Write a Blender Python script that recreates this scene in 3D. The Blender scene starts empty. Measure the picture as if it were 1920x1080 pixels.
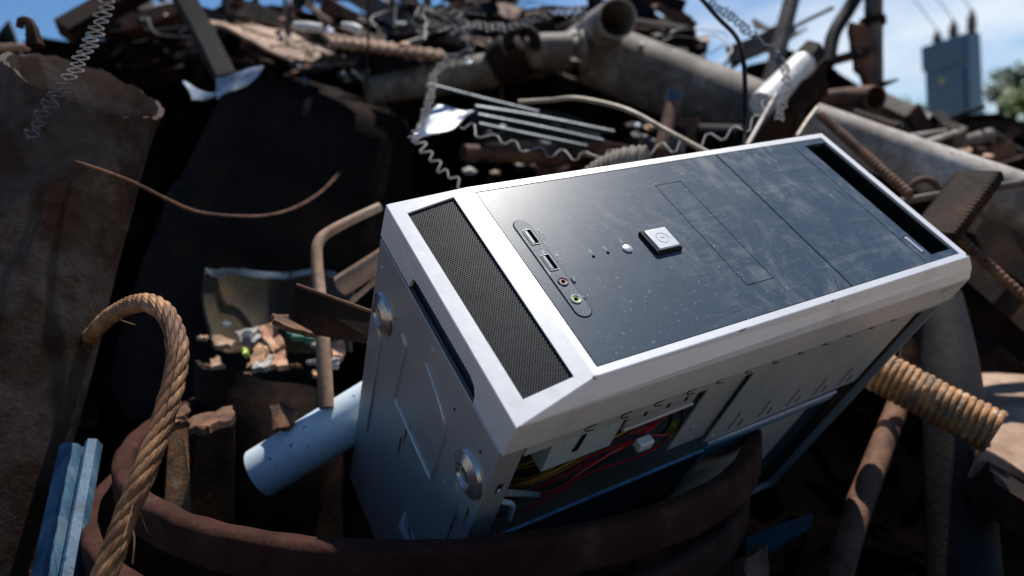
import bpy, bmesh, math, random
from mathutils import Vector, Matrix, noise as mnoise
random.seed(7)
SC = bpy.context.scene
COL = SC.collection
# ------------------------------------------------------------------ camera
F = 1364.0                       # focal length in photo pixels (1920 wide)
PITCH, ROLL = math.radians(6), math.radians(4)
CAM = Vector((0, 0, 1.35))
fw = Vector((0, math.cos(PITCH), -math.sin(PITCH)))
u0 = Vector((0, math.sin(PITCH), math.cos(PITCH)))
r0 = Vector((1, 0, 0))
RT = r0*math.cos(ROLL) - u0*math.sin(ROLL)
UP = u0*math.cos(ROLL) + r0*math.sin(ROLL)
def cv(x, y, z): return RT*x - UP*y + fw*z           # direction given right / down / forward
def P(px, py, d): return CAM + cv((px-960)/F*d, (py-540)/F*d, d)
cam = bpy.data.cameras.new('camera'); camo = bpy.data.objects.new('camera', cam); COL.objects.link(camo)
cam.sensor_width = 36; cam.lens = F/1920*36; cam.clip_start = .01; cam.clip_end = 3000
m = Matrix((RT, UP, -fw)).transposed().to_4x4(); m.translation = CAM
camo.matrix_world = m
cam.dof.use_dof = True; cam.dof.focus_distance = .49; cam.dof.aperture_fstop = 4.8
SC.camera = camo
# ------------------------------------------------------------------ sun, sky, exposure
sd = cv(.15, -.95, .25).normalized()
sl = bpy.data.lights.new('sun', 'SUN'); sl.energy = 5; sl.angle = math.radians(.5); sl.color = (1, .955, .89)
so = bpy.data.objects.new('sun', sl); COL.objects.link(so)
so.rotation_euler = sd.to_track_quat('Z', 'Y').to_euler()
W = bpy.data.worlds.new('World'); SC.world = W; W.use_nodes = True
nt = W.node_tree; N = nt.nodes; Lk = nt.links
bg = N['Background']; bg.inputs[1].default_value = .05
sky = N.new('ShaderNodeTexSky'); sky.sky_type = 'NISHITA'; sky.sun_disc = False
sky.sun_elevation = math.asin(sd.z); sky.sun_rotation = math.atan2(sd.x, sd.y)
sky.air_density = 1.0; sky.dust_density = .3; sky.ozone_density = 3.0
tc = N.new('ShaderNodeTexCoord'); mp = N.new('ShaderNodeMapping'); mp.inputs['Scale'].default_value = (1.6, 1.6, 5)
mp.inputs['Location'].default_value = (.35, .1, .2)
nz = N.new('ShaderNodeTexNoise'); nz.inputs['Scale'].default_value = 1.7; nz.inputs['Detail'].default_value = 6; nz.inputs['Roughness'].default_value = .55
rp = N.new('ShaderNodeValToRGB'); rp.color_ramp.elements[0].position = .42; rp.color_ramp.elements[1].position = .68
mx = N.new('ShaderNodeMix'); mx.data_type = 'RGBA'; mx.inputs[7].default_value = (13, 14, 15, 1)
Lk.new(tc.outputs['Generated'], mp.inputs[0]); Lk.new(mp.outputs[0], nz.inputs[0]); Lk.new(nz.outputs[0], rp.inputs[0])
dp = N.new('ShaderNodeVectorMath'); dp.operation = 'DOT_PRODUCT'; dp.inputs[1].default_value = cv(.62, -.30, 1).normalized()
Lk.new(tc.outputs['Generated'], dp.inputs[0])
mk = N.new('ShaderNodeMapRange'); mk.interpolation_type = 'SMOOTHSTEP'; mk.inputs[1].default_value = .80; mk.inputs[2].default_value = .97
Lk.new(dp.outputs['Value'], mk.inputs[0])
ml = N.new('ShaderNodeMath'); ml.operation = 'MULTIPLY'; Lk.new(mk.outputs[0], ml.inputs[0]); Lk.new(rp.outputs[0], ml.inputs[1])
Lk.new(ml.outputs[0], mx.inputs[0]); tint = N.new('ShaderNodeMix'); tint.data_type = 'RGBA'; tint.blend_type = 'MULTIPLY'; tint.inputs[0].default_value = 1; tint.inputs[7].default_value = (.95, 1.3, 1.6, 1)
Lk.new(sky.outputs[0], tint.inputs[6]); Lk.new(tint.outputs[2], mx.inputs[6]); Lk.new(mx.outputs[2], bg.inputs[0])
SC.view_settings.view_transform = 'Standard'; SC.view_settings.look = 'None'
SC.view_settings.exposure = 0.43; SC.view_settings.gamma = 1
# ------------------------------------------------------------------ materials
def mat(name, cols, scale=30, rough=(.6, .8), metal=0, bump=.3, fine=8, stretch=(1, 1, 1), lo=.35, hi=.65, spec=.5, bdist=.002, speck=None, coat=0, mott=.55):
    M = bpy.data.materials.new(name); M.use_nodes = True
    t = M.node_tree; n = t.nodes; l = t.links; b = n['Principled BSDF']
    c = n.new('ShaderNodeTexCoord'); mpn = n.new('ShaderNodeMapping'); mpn.inputs['Scale'].default_value = stretch
    l.new(c.outputs['Object'], mpn.inputs[0])
    a = n.new('ShaderNodeTexNoise'); a.inputs['Scale'].default_value = scale; a.inputs['Detail'].default_value = 8; a.inputs['Roughness'].default_value = .62
    l.new(mpn.outputs[0], a.inputs[0])
    r = n.new('ShaderNodeValToRGB'); els = r.color_ramp.elements
    k = len(cols)
    while len(els) < k: els.new(.5)
    for i, cc in enumerate(cols):
        els[i].position = lo + (hi-lo)*i/max(1, k-1); els[i].color = (*cc, 1)
    l.new(a.outputs[0], r.inputs[0])
    f = n.new('ShaderNodeTexNoise'); f.inputs['Scale'].default_value = scale*fine; f.inputs['Detail'].default_value = 5; f.inputs['Roughness'].default_value = .7
    l.new(mpn.outputs[0], f.inputs[0])
    mm = n.new('ShaderNodeMix'); mm.data_type = 'RGBA'; mm.blend_type = 'MULTIPLY'; mm.inputs[0].default_value = mott
    r2 = n.new('ShaderNodeValToRGB'); r2.color_ramp.elements[0].position = .3; r2.color_ramp.elements[0].color = (.35, .33, .32, 1); r2.color_ramp.elements[1].position = .62
    l.new(f.outputs[0], r2.inputs[0]); l.new(r.outputs[0], mm.inputs[6]); l.new(r2.outputs[0], mm.inputs[7])
    out = mm.outputs[2]
    if speck:                                                        # chips and rust spots of their own colour
        sc_, th_, colr, soft_, amt_ = (tuple(speck)+(.03, 1))[:5]
        v = n.new('ShaderNodeTexNoise'); v.inputs['Scale'].default_value = sc_; v.inputs['Detail'].default_value = 4
        l.new(c.outputs['Object'], v.inputs[0])
        rr = n.new('ShaderNodeValToRGB'); rr.color_ramp.elements[0].position = th_; rr.color_ramp.elements[1].position = th_+soft_; rr.color_ramp.elements[1].color = (amt_, amt_, amt_, 1)
        l.new(v.outputs[0], rr.inputs[0])
        m3 = n.new('ShaderNodeMix'); m3.data_type = 'RGBA'; m3.inputs[7].default_value = (*colr, 1)
        l.new(rr.outputs[0], m3.inputs[0]); l.new(out, m3.inputs[6]); out = m3.outputs[2]
    l.new(out, b.inputs['Base Color'])
    mr = n.new('ShaderNodeMapRange'); mr.inputs[3].default_value = rough[0]; mr.inputs[4].default_value = rough[1]
    l.new(f.outputs[0], mr.inputs[0]); l.new(mr.outputs[0], b.inputs['Roughness'])
    b.inputs['Metallic'].default_value = metal; b.inputs['Specular IOR Level'].default_value = spec
    b.inputs['Coat Weight'].default_value = coat
    if bump:
        bp = n.new('ShaderNodeBump'); bp.inputs['Strength'].default_value = bump; bp.inputs['Distance'].default_value = bdist
        ad = n.new('ShaderNodeMath'); ad.operation = 'ADD'
        l.new(a.outputs[0], ad.inputs[0]); l.new(f.outputs[0], ad.inputs[1]); l.new(ad.outputs[0], bp.inputs['Height'])
        l.new(bp.outputs[0], b.inputs['Normal'])
    return M
RUST = mat('rust_dark', [(.006, .004, .003), (.018, .009, .006), (.05, .021, .011)], 14, (.65, .9), 0, .5, 9, spec=.12)
RUSTB = mat('rust_brown', [(.05, .030, .022), (.13, .065, .04), (.20, .095, .05)], 22, (.6, .9), 0, .6, 8, spec=.2)
RUSTT = mat('rust_tan', [(.16, .09, .055), (.30, .19, .125), (.40, .28, .205)], 9, (.6, .9), 0, .4, 9, spec=.3)
RUSTO = mat('rust_orange', [(.07, .04, .025), (.27, .165, .09), (.42, .18, .05), (.58, .48, .38)], 60, (.45, .75), .1, .6, 6, lo=.32, hi=.68, spec=.4)
ROPEM = mat('rope_rust', [(.05, .022, .011), (.18, .082, .034), (.40, .215, .095)], 24, (.5, .8), .15, .35, 7, spec=.4, bdist=.001)
COILM = mat('hoop_rust', [(.030, .010, .006), (.052, .020, .014), (.105, .058, .045)], 34, (.7, .9), 0, .7, 9, spec=.12, hi=.82, bdist=.0015)
DRUMM = mat('mottled_paint', [(.034, .009, .005), (.042, .023, .014), (.070, .054, .045), (.042, .024, .015)], 9, (.65, .9), 0, .4, 9, lo=.38, hi=.62, spec=.12)
TANKM = mat('tank_paint', [(.009, .0085, .009), (.017, .0145, .0135), (.032, .020, .013)], 9, (.75, .95), 0, .6, 10, spec=.03, bdist=.006)
GREYP = mat('weathered_steel', [(.065, .052, .042), (.125, .102, .083), (.25, .215, .175)], 12, (.55, .85), .05, .35, 8, spec=.25)
PALEP = mat('pale_pipe_paint', [(.18, .145, .115), (.34, .295, .25), (.46, .42, .38)], 9, (.5, .8), 0, .3, 8, spec=.4, speck=(14, .66, (.22, .09, .04)))
GALV = mat('galvanised', [(.10, .13, .17), (.22, .26, .31), (.40, .43, .47)], 25, (.22, .45), .9, .25, 6)
STRIPB = mat('bluish_strip', [(.02, .04, .06), (.05, .08, .11), (.11, .14, .17)], 25, (.42, .62), .25, .3, 6)
SHINY = mat('crumpled_foil', [(.55, .58, .62), (.75, .78, .8)], 18, (.15, .35), .95, .6, 5, bdist=.006)
BLUEP = mat('pale_blue_paint', [(.46, .58, .66), (.56, .66, .73), (.62, .71, .77)], 14, (.35, .55), 0, .12, 9, mott=.15, speck=(100, .665, (.16, .08, .045), .05, .9))
BLUED = mat('blue_paint', [(.008, .03, .06), (.03, .10, .175), (.10, .155, .19)], 40, (.5, .8), .0, .4, 6, stretch=(1, 1, .15))
BLUES = mat('dull_blue_paint', [(.004, .018, .03), (.007, .032, .055)], 26, (.6, .8), 0, .3, 6, spec=.15)
WIRED = mat('dark_fence_wire', [(.05, .05, .055), (.14, .14, .15)], 80, (.45, .65), .3, .2)
DARKP = mat('dark_pipe_paint', [(.012, .012, .014), (.022, .021, .022), (.035, .024, .017)], 12, (.6, .85), 0, .3, 10, spec=.2)
CABM = mat('cabinet_blue', [(.035, .085, .14), (.05, .11, .17)], 3, (.4, .6), .0, .05, 9)
BLACKM = mat('black_rubber', [(.006, .006, .0065), (.011, .011, .012)], 20, (.5, .7), 0, .2, spec=.15)
DARKM = mat('pile_dirt_shade', [(.0004, .0004, .0004), (.0009, .0008, .0007), (.002, .0015, .0012)], 6, (.9, 1.0), 0, .8, 10, spec=0, bdist=.01)  # near black: shade in the pile's gaps put into the dirt colour
WHITEM = mat('white_paint', [(.55, .54, .51), (.74, .73, .70)], 9, (.4, .65), 0, .2, 9)
PINKM = mat('pinkish_board', [(.16, .07, .035), (.40, .20, .11), (.50, .30, .20)], 30, (.7, .9), 0, .5)
GREYB = mat('grey_board', [(.14, .12, .10), (.30, .28, .26), (.40, .38, .37)], 30, (.7, .9), 0, .5)
OLIVE = mat('olive_can', [(.03, .024, .014), (.06, .045, .02), (.20, .09, .03)], 12, (.6, .85), 0, .4, 7, lo=.4, hi=.72)
GREENM = mat('green_plastic', [(.02, .09, .07), (.03, .13, .09)], 20)
LIMEM = mat('lime_plastic', [(.35, .45, .06), (.5, .6, .12)], 40)
BRASS = mat('dull_wire', [(.24, .20, .15), (.40, .34, .27)], 60, (.4, .6), .5, .2)
WIREM = mat('fence_wire', [(.13, .125, .12), (.26, .25, .24)], 80, (.4, .6), .5, .2)
CAPB = mat('cap_blue', [(.02, .05, .09), (.03, .07, .12)], 30)
YELM = mat('yellow_sign', [(.34, .29, .06), (.40, .34, .08)], 30, (.4, .5), 0, 0)
# computer case
BEZ = mat('silver_plastic', [(.63, .63, .637), (.665, .663, .667), (.685, .683, .687)], 14, (.34, .46), .25, .02, 10, spec=.45, mott=.04, speck=(26, .60, (.36, .31, .26), .20, .5))
CHS = mat('case_steel', [(.33, .335, .34), (.375, .38, .382), (.40, .40, .40)], 9, (.28, .38), .35, .03, 14, mott=.06)
CHB = mat('boss_steel', [(.42, .43, .44), (.5, .5, .5)], 14, (.22, .3), .85, .02, 12, mott=.05)
CHD = mat('case_steel_dull', [(.34, .355, .345), (.42, .43, .42)], 14, (.4, .55), .12, .05, 12, mott=.1)
CAGE = mat('cage_steel', [(.46, .55, .55), (.54, .62, .62)], 14, (.35, .5), .15, .05, 12, mott=.08)
NAVY = mat('navy_panel', [(.010, .024, .036), (.016, .036, .052)], 20, (.45, .6), 0, .1)
LIPB = mat('blue_lit_edge', [(.12, .28, .42), (.2, .38, .52)], 40, (.3, .5), .3, .1)  # blue light along the panel edges, put into their colour
BLK = mat('black_plastic', [(.004, .004, .005), (.007, .007, .008)], 40, (.5, .65), 0, .05, spec=.2)
MESHM = mat('vent_mesh', [(.006, .009, .012), (.013, .018, .024)], 60, (.4, .55), .1, .05, spec=.3)
STRIPM = mat('port_strip_plastic', [(.05, .075, .10), (.085, .115, .145)], 90, (.4, .55), 0, .06, spec=.2, speck=(160, .60, (.3, .33, .36), .06, .6))
VOID = mat('black_void', [(.002, .002, .002), (.003, .003, .003)], 40, (.9, 1), 0, 0, spec=0)
def flat(name, c, rough=.5, metal=0, spec=.5):
    return mat(name, [tuple(x*.9 for x in c), c], 120, (rough*.85, rough), metal, .04, 4, spec=spec, mott=.1)
RED = flat('red_wire', (.42, .015, .015), .4); YEL = flat('yellow_wire', (.30, .20, .015), .4); BLW = flat('black_wire', (.012, .012, .012), .4)
ORG = flat('orange_wire', (.5, .14, .02), .4); WHT = flat('white_plastic', (.75, .75, .72), .4); VIO = flat('violet_wire', (.22, .14, .3), .4)
SILV = flat('silver_button', (.54, .56, .58), .36, .5); INK = flat('ink', (.03, .035, .04), .6); INKD = flat('ink_grey', (.20, .22, .25), .6)
JPINK = flat('jack_pink', (.5, .16, .16), .4); JGRN = flat('jack_green', (.36, .5, .12), .4); USBB = flat('usb_blue', (.03, .06, .14), .4)
PAPER = flat('paper_label', (.6, .62, .66), .6)

def panel_mat():
    M = bpy.data.materials.new('scuffed_dark_panel'); M.use_nodes = True
    t = M.node_tree; n = t.nodes; l = t.links; b = n['Principled BSDF']
    c = n.new('ShaderNodeTexCoord')
    def nz_(scale, st, rot=0, det=6, dist=0, rgh=.6):
        mpn = n.new('ShaderNodeMapping'); mpn.inputs['Scale'].default_value = st; mpn.inputs['Rotation'].default_value = (0, 0, rot)
        l.new(c.outputs['Object'], mpn.inputs[0])
        a = n.new('ShaderNodeTexNoise'); a.inputs['Scale'].default_value = scale; a.inputs['Detail'].default_value = det
        a.inputs['Distortion'].default_value = dist; a.inputs['Roughness'].default_value = rgh
        l.new(mpn.outputs[0], a.inputs[0]); return a.outputs[0]
    def ramp(i, a, b_, v0=0, v1=1):
        r = n.new('ShaderNodeMapRange'); r.inputs[1].default_value = a; r.inputs[2].default_value = b_; r.inputs[3].default_value = v0; r.inputs[4].default_value = v1
        l.new(i, r.inputs[0]); return r.outputs[0]
    def mul(a, b_, op='MULTIPLY'):
        q = n.new('ShaderNodeMath'); q.operation = op; q.use_clamp = True
        for k, x in enumerate((a, b_)):
            if isinstance(x, float): q.inputs[k].default_value = x
            else: l.new(x, q.inputs[k])
        return q.outputs[0]
    smear = mul(ramp(nz_(26, (1, .55, 1), .6, 12, 2.6, .72), .47, .80), ramp(nz_(8, (1, 1, 1), 0, 4), .40, .62))
    wipes = mul(ramp(nz_(34, (.30, 2.4, 1), .9, 10, 1.2, .7), .50, .78), ramp(nz_(9, (1, 1, 1), 1, 3), .40, .62))
    hair = mul(ramp(nz_(60, (.16, 5, 1), 1.1, 3, .3), .66, .72), ramp(nz_(22, (1, 1, 1), 2, 2), .52, .6))
    hair2 = mul(ramp(nz_(70, (5, .22, 1), .35, 3, .3), .67, .73), ramp(nz_(26, (1, 1, 1), 3, 2), .53, .62))
    hair3 = mul(ramp(nz_(90, (.25, 5, 1), 2.2, 3, .3), .66, .72), ramp(nz_(24, (1, 1, 1), 4, 2), .52, .62))
    hair2 = mul(hair2, hair3, 'ADD')
    speck = ramp(nz_(330, (1, 1, 1), 0, 2), .66, .72)
    grain = ramp(nz_(1300, (1, 1, 1), 0, 2), .3, .7, .8, 1.2)
    sx = n.new('ShaderNodeSeparateXYZ'); l.new(c.outputs['Object'], sx.inputs[0])     # dirt lies mostly towards the top end
    end_ = ramp(sx.outputs[0], .06, .20, .22, 1)
    smear = mul(smear, end_); wipes = mul(wipes, end_)
    dust = mul(mul(mul(smear, .75), mul(wipes, .42), 'ADD'), mul(mul(hair, .18), mul(hair2, .18), 'ADD'), 'ADD')
    dust = mul(dust, mul(speck, .35), 'ADD')
    m1 = n.new('ShaderNodeMix'); m1.data_type = 'RGBA'; m1.inputs[6].default_value = (.034, .054, .080, 1); m1.inputs[7].default_value = (.26, .27, .28, 1)
    l.new(dust, m1.inputs[0])
    m2 = n.new('ShaderNodeMix'); m2.data_type = 'RGBA'; m2.blend_type = 'MULTIPLY'; m2.inputs[0].default_value = 1
    l.new(m1.outputs[2], m2.inputs[6]); l.new(grain, m2.inputs[7])
    l.new(m2.outputs[2], b.inputs['Base Color'])
    l.new(ramp(dust, 0, .5, .37, .60), b.inputs['Roughness'])
    b.inputs['Specular IOR Level'].default_value = .23
    bp = n.new('ShaderNodeBump'); bp.inputs['Strength'].default_value = .12; bp.inputs['Distance'].default_value = .0003
    l.new(nz_(900, (1, 1, 1), 0, 2), bp.inputs['Height']); l.new(bp.outputs[0], b.inputs['Normal'])
    return M
PANEL = panel_mat()
# ------------------------------------------------------------------ mesh builder
class MB:
    def __init__(s): s.v = []; s.f = []
    def add(s, vs, fs):
        o = len(s.v); s.v += [Vector(x) for x in vs]; s.f += [tuple(i+o for i in f) for f in fs]; return s
    def box(s, x0, x1, y0, y1, z0, z1, fn=lambda x, y, z: Vector((x, y, z))):
        vs = [fn(x, y, z) for x in (x0, x1) for y in (y0, y1) for z in (z0, z1)]
        return s.add(vs, [(0, 1, 3, 2), (4, 6, 7, 5), (0, 4, 5, 1), (2, 3, 7, 6), (0, 2, 6, 4), (1, 5, 7, 3)])
    def tube(s, pts, r, n=12, cap=True, wall=0, rf=None, closed=False, flatten=None):
        pts = [Vector(p) for p in pts]; m = len(pts)
        tan = []
        for i in range(m):
            a = pts[(i-1) % m] if closed else pts[max(0, i-1)]
            b = pts[(i+1) % m] if closed else pts[min(m-1, i+1)]
            tan.append((b-a).normalized())
        ref = UP if abs(tan[0].dot(UP)) < .9 else RT
        nx = (ref - tan[0]*ref.dot(tan[0])).normalized(); fr = []
        for i in range(m):
            nx = (nx - tan[i]*nx.dot(tan[i])).normalized(); fr.append((nx.copy(), tan[i].cross(nx)))
        acc = [0]
        for i in range(1, m): acc.append(acc[-1] + (pts[i]-pts[i-1]).length)
        def ring(inner):
            out = []
            for i in range(m):
                rr = r[i] if isinstance(r, (list, tuple)) else r
                rr -= inner
                for j in range(n):
                    th = 2*math.pi*j/n
                    q = rf(acc[i], th, rr) if rf and not inner else rr
                    cx, sx = math.cos(th)*q, math.sin(th)*q
                    if flatten: sx *= flatten
                    out.append(pts[i] + fr[i][0]*cx + fr[i][1]*sx)
            return out
        fs = []
        rows = m if closed else m-1
        for i in range(rows):
            for j in range(n):
                a = i*n+j; b = i*n+(j+1) % n; c = ((i+1) % m)*n+(j+1) % n; d = ((i+1) % m)*n+j
                fs.append((a, d, c, b))
        vs = ring(0)
        if wall:
            k = len(vs); vs += ring(wall)
            fs += [tuple(reversed([x+k for x in f])) for f in list(fs)]
            e = (m-1)*n
            for j in range(n):
                j2 = (j+1) % n
                fs.append((j, j2, k+j2, k+j)); fs.append((e+j, k+e+j, k+e+j2, e+j2))
        elif cap and not closed:
            fs.append(tuple(range(n))); fs.append(tuple((m-1)*n+j for j in reversed(range(n))))
        return s.add(vs, fs)
    def plate(s, outline, th, jag=0, sub=0):
        o = [P(*q) if not isinstance(q, Vector) else q for q in outline]
        if sub:
            q = []
            for i in range(len(o)):
                a, b = o[i], o[(i+1) % len(o)]
                for k in range(sub):
                    t = k/sub; v = a.lerp(b, t)
                    if k: v = v + Vector([random.uniform(-jag, jag) for _ in range(3)])
                    q.append(v)
            o = q
        n = Vector((0, 0, 0))
        for i in range(len(o)):
            a, b = o[i], o[(i+1) % len(o)]; n += a.cross(b)
        n.normalize()
        if n.dot(CAM-o[0]) > 0: n = -n
        k = len(o)
        vs = o + [x+n*th for x in o]
        fs = [tuple(range(k)), tuple(range(2*k-1, k-1, -1))]
        for i in range(k): j = (i+1) % k; fs.append((i, i+k, j+k, j))
        return s.add(vs, fs)
    def sheet(s, rows, th, nu=24, nv=8, rough=0, rip=0, seed=0):
        # rows of points -> smooth curved sheet with thickness; rip tears the first row
        R = [[P(*q) if not isinstance(q, Vector) else q for q in row] for row in rows]
        R = [spline(row, nu) for row in R]
        cols = [spline([R[k][i] for k in range(len(R))], nv) if len(R) > 1 else None for i in range(nu+1)]
        g = [[cols[i][j].copy() for i in range(nu+1)] for j in range(nv+1)]
        for j in range(nv+1):
            for i in range(nu+1):
                p = g[j][i]
                if rough: p += mnoise.noise_vector(p*18+Vector((seed, 0, 0)))*rough
                if rip and j == 0: p += (g[1][i]-p)*max(0, mnoise.noise(Vector((i*.9+seed, seed, 0))))*rip*2
        w = nu+1; vs = [p for row in g for p in row]; k = len(vs)
        nr = []
        for j in range(nv+1):
            for i in range(nu+1):
                a = g[j][min(nu, i+1)]-g[j][max(0, i-1)]; b = g[min(nv, j+1)][i]-g[max(0, j-1)][i]
                q = a.cross(b)
                nr.append(q.normalized() if q.length > 1e-12 else Vector((0, 0, 1)))
        vs = vs + [v+n_*th for v, n_ in zip(vs, nr)]
        fs = []
        for j in range(nv):
            for i in range(nu):
                a = j*w+i; fs.append((a, a+1, a+w+1, a+w)); fs.append((k+a, k+a+w, k+a+w+1, k+a+1))
        bd = [i for i in range(w)] + [j*w+nu for j in range(1, nv+1)] + [nv*w+i for i in range(nu-1, -1, -1)] + [j*w for j in range(nv-1, 0, -1)]
        for a, b in zip(bd, bd[1:]+bd[:1]): fs.append((a, k+a, k+b, b))
        return s.add(vs, fs)
def spline(pts, n):
    pts = [Vector(p) for p in pts]
    if len(pts) == 1: return [pts[0].copy() for _ in range(n+1)]
    if len(pts) == 2: return [pts[0].lerp(pts[1], i/n) for i in range(n+1)]
    L = [0]
    for a, b in zip(pts, pts[1:]): L.append(L[-1]+max(1e-9, (b-a).length))
    out = []
    for i in range(n+1):
        t = L[-1]*i/n
        k = 0
        while k < len(pts)-2 and t > L[k+1]: k += 1
        u = (t-L[k])/(L[k+1]-L[k])
        p1, p2 = pts[k], pts[k+1]
        p0_ = pts[k-1] if k else p1*2-p2
        p3 = pts[k+2] if k+2 < len(pts) else p2*2-p1
        out.append(.5*((2*p1)+(p2-p0_)*u+(2*p0_-5*p1+4*p2-p3)*u*u+(3*p1-p0_-3*p2+p3)*u**3))
    return out
def tag(o, label=None, cat=None, group=None, kind=None):
    if cat and not kind: kind = 'thing'
    for k, v in (('label', label), ('category', cat), ('group', group), ('kind', kind)):
        if v: o[k] = v
    return o
def build(name, mb, material, parent=None, label=None, cat=None, group=None, kind=None, sharp=35, smooth=True, recalc=True, bevel=0):
    me = bpy.data.meshes.new(name); vs = mb.v
    c = Vector((0, 0, 0))
    if parent is None:
        for v in vs: c += v
        c /= len(vs)
    inv = None if parent is None else parent.matrix_world.inverted()
    if parent is not None and parent.get('_loc'): inv = None
    out = [(v-c) if parent is None else (inv @ v if inv else v) for v in vs]
    me.from_pydata([tuple(v) for v in out], [], mb.f)
    if recalc:
        bm = bmesh.new(); bm.from_mesh(me); bmesh.ops.recalc_face_normals(bm, faces=bm.faces); bm.to_mesh(me); bm.free()
    me.materials.append(material)
    if smooth:
        me.polygons.foreach_set('use_smooth', [True]*len(me.polygons)); me.set_sharp_from_angle(angle=math.radians(sharp))
    o = bpy.data.objects.new(name, me); COL.objects.link(o)
    if parent is None: o.location = c
    else: o.parent = parent
    if bevel:
        b = o.modifiers.new('bevel', 'BEVEL'); b.width = bevel; b.segments = 2; b.limit_method = 'ANGLE'; b.angle_limit = math.radians(28)
    return tag(o, label, cat, group, kind)
def root(name, loc, label, cat, group=None):
    o = bpy.data.objects.new(name, None); COL.objects.link(o); o.location = loc; o.empty_display_size = .05
    o.matrix_world = Matrix.Translation(loc)
    return tag(o, label, cat, group)
def pipe(name, pts, rpx, material, label=None, cat=None, wall=0, n=28, seg=24, parent=None, rough=0, group=None, cap=True):
    q = spline([P(*a) for a in pts], seg)
    ds = spline([Vector((a[2], 0, 0)) for a in pts], seg)
    if isinstance(rpx, (int, float)): rr = rpx*pts[0][2]/F
    else: rr = [x.x for x in spline([Vector((b*a[2]/F, 0, 0)) for a, b in zip(pts, rpx)], seg)]
    rf = None
    if rough: rf = lambda s, th, r: r*(1+rough*mnoise.noise(Vector((s*30, math.cos(th)*1.5, math.sin(th)*1.5+len(name)))))
    mb = MB().tube(q, rr, n, cap=cap, wall=wall, rf=rf)
    return build(name, mb, material, parent, label, cat, group)
def threaded(name, a, b, rpx, pitch_px, depth, material, label, cat, group=None, wobble=0, n=40, square=0):
    A, B = P(*a), P(*b); d = (a[2]+b[2])/2; L = (B-A).length; pt = pitch_px*d/F; seg = int(L/pt*8)
    pts = [A.lerp(B, i/seg) for i in range(seg+1)]; r = rpx*d/F
    def rf(s, th, rr):
        ph = (s/pt - th/(2*math.pi)) % 1.0
        prof = 1-abs(2*ph-1); prof = min(1, prof*1.9)
        if square:                                                   # flat bar whose two long edges carry the teeth
            c_, s_ = abs(math.cos(th+1.75)), abs(math.sin(th+1.75)); q = 1/max(c_/1.0, s_/square, 1e-6)
            q = min(q, 1.12); w_ = 1 if q > .97 else 0
            return rr*q*(1-depth*(1-prof)*w_+.03*mnoise.noise(Vector((s*90, th, 1))))
        return rr*(1-depth*(1-prof)*(1+.8*mnoise.noise(Vector((s*40, math.cos(th)*1.5, math.sin(th)*1.5))))+.05*mnoise.noise(Vector((s*120, math.cos(th)*2, math.sin(th)*2)))+.035*mnoise.noise(Vector((s*22, math.cos(th), math.sin(th)))))
    if wobble:
        pts = [p+mnoise.noise_vector(p*6)*wobble for p in pts]
    return build(name, MB().tube(pts, r, n, rf=rf), material, None, label, cat, group, sharp=60)
# ------------------------------------------------------------------ ground and pile
g = MB(); S = 900
g.add([(-S, -S, 0), (S, -S, 0), (S, S, 0), (-S, S, 0)], [(0, 1, 2, 3)])
build('ground', g, mat('dry_ground', [(.22, .16, .105), (.34, .26, .18)], .4, (.8, .95), 0, .3), kind='structure')
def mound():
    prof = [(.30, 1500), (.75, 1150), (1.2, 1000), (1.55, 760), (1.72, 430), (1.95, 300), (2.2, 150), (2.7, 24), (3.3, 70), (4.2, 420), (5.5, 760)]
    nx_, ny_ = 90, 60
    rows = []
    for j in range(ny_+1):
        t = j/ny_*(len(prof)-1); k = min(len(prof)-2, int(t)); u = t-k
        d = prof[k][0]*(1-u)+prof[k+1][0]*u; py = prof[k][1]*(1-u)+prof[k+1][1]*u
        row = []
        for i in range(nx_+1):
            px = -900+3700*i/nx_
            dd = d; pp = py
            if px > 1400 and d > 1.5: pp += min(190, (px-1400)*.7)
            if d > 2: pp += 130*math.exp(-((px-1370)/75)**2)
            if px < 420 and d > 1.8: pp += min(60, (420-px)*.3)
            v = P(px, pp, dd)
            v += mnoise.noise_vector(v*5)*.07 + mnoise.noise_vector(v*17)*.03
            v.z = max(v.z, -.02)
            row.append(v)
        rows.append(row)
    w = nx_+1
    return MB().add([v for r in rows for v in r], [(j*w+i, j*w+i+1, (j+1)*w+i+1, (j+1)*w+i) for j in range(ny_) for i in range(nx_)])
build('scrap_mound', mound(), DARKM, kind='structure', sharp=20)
# ------------------------------------------------------------------ the computer case
lx = Vector((.85808345, -.20052821, .47273802)); ly = Vector((.46433225, .69613057, -.54753793)); lz = Vector((.21929058, -.68934074, -.69044984))
Tt = Vector((-.03650535, -.07614201, .51141475)); WD = .19
wx, wy, wz = cv(*lx), -cv(*ly), cv(*lz)
MW = Matrix((wx, wy, wz)).transposed().to_4x4(); MW.translation = CAM + cv(*(Tt+ly*WD))
pc = bpy.data.objects.new('computer_case', None); COL.objects.link(pc); pc.matrix_world = MW; pc['_loc'] = 1
tag(pc, 'silver desktop computer case with dark scuffed front panel lying tilted on the scrap', 'computer case')
def Lc(x, y, z): return Vector((x, WD-y, z))
def lbox(mb, x0, x1, y0, y1, z0, z1): return mb.box(x0, x1, y0, y1, z0, z1, Lc)
def part(name, mb, material, bevel=0, label=None, parent=None, **k):
    o = build(name, mb, material, parent or pc, label, bevel=bevel, **k)
    return o
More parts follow.
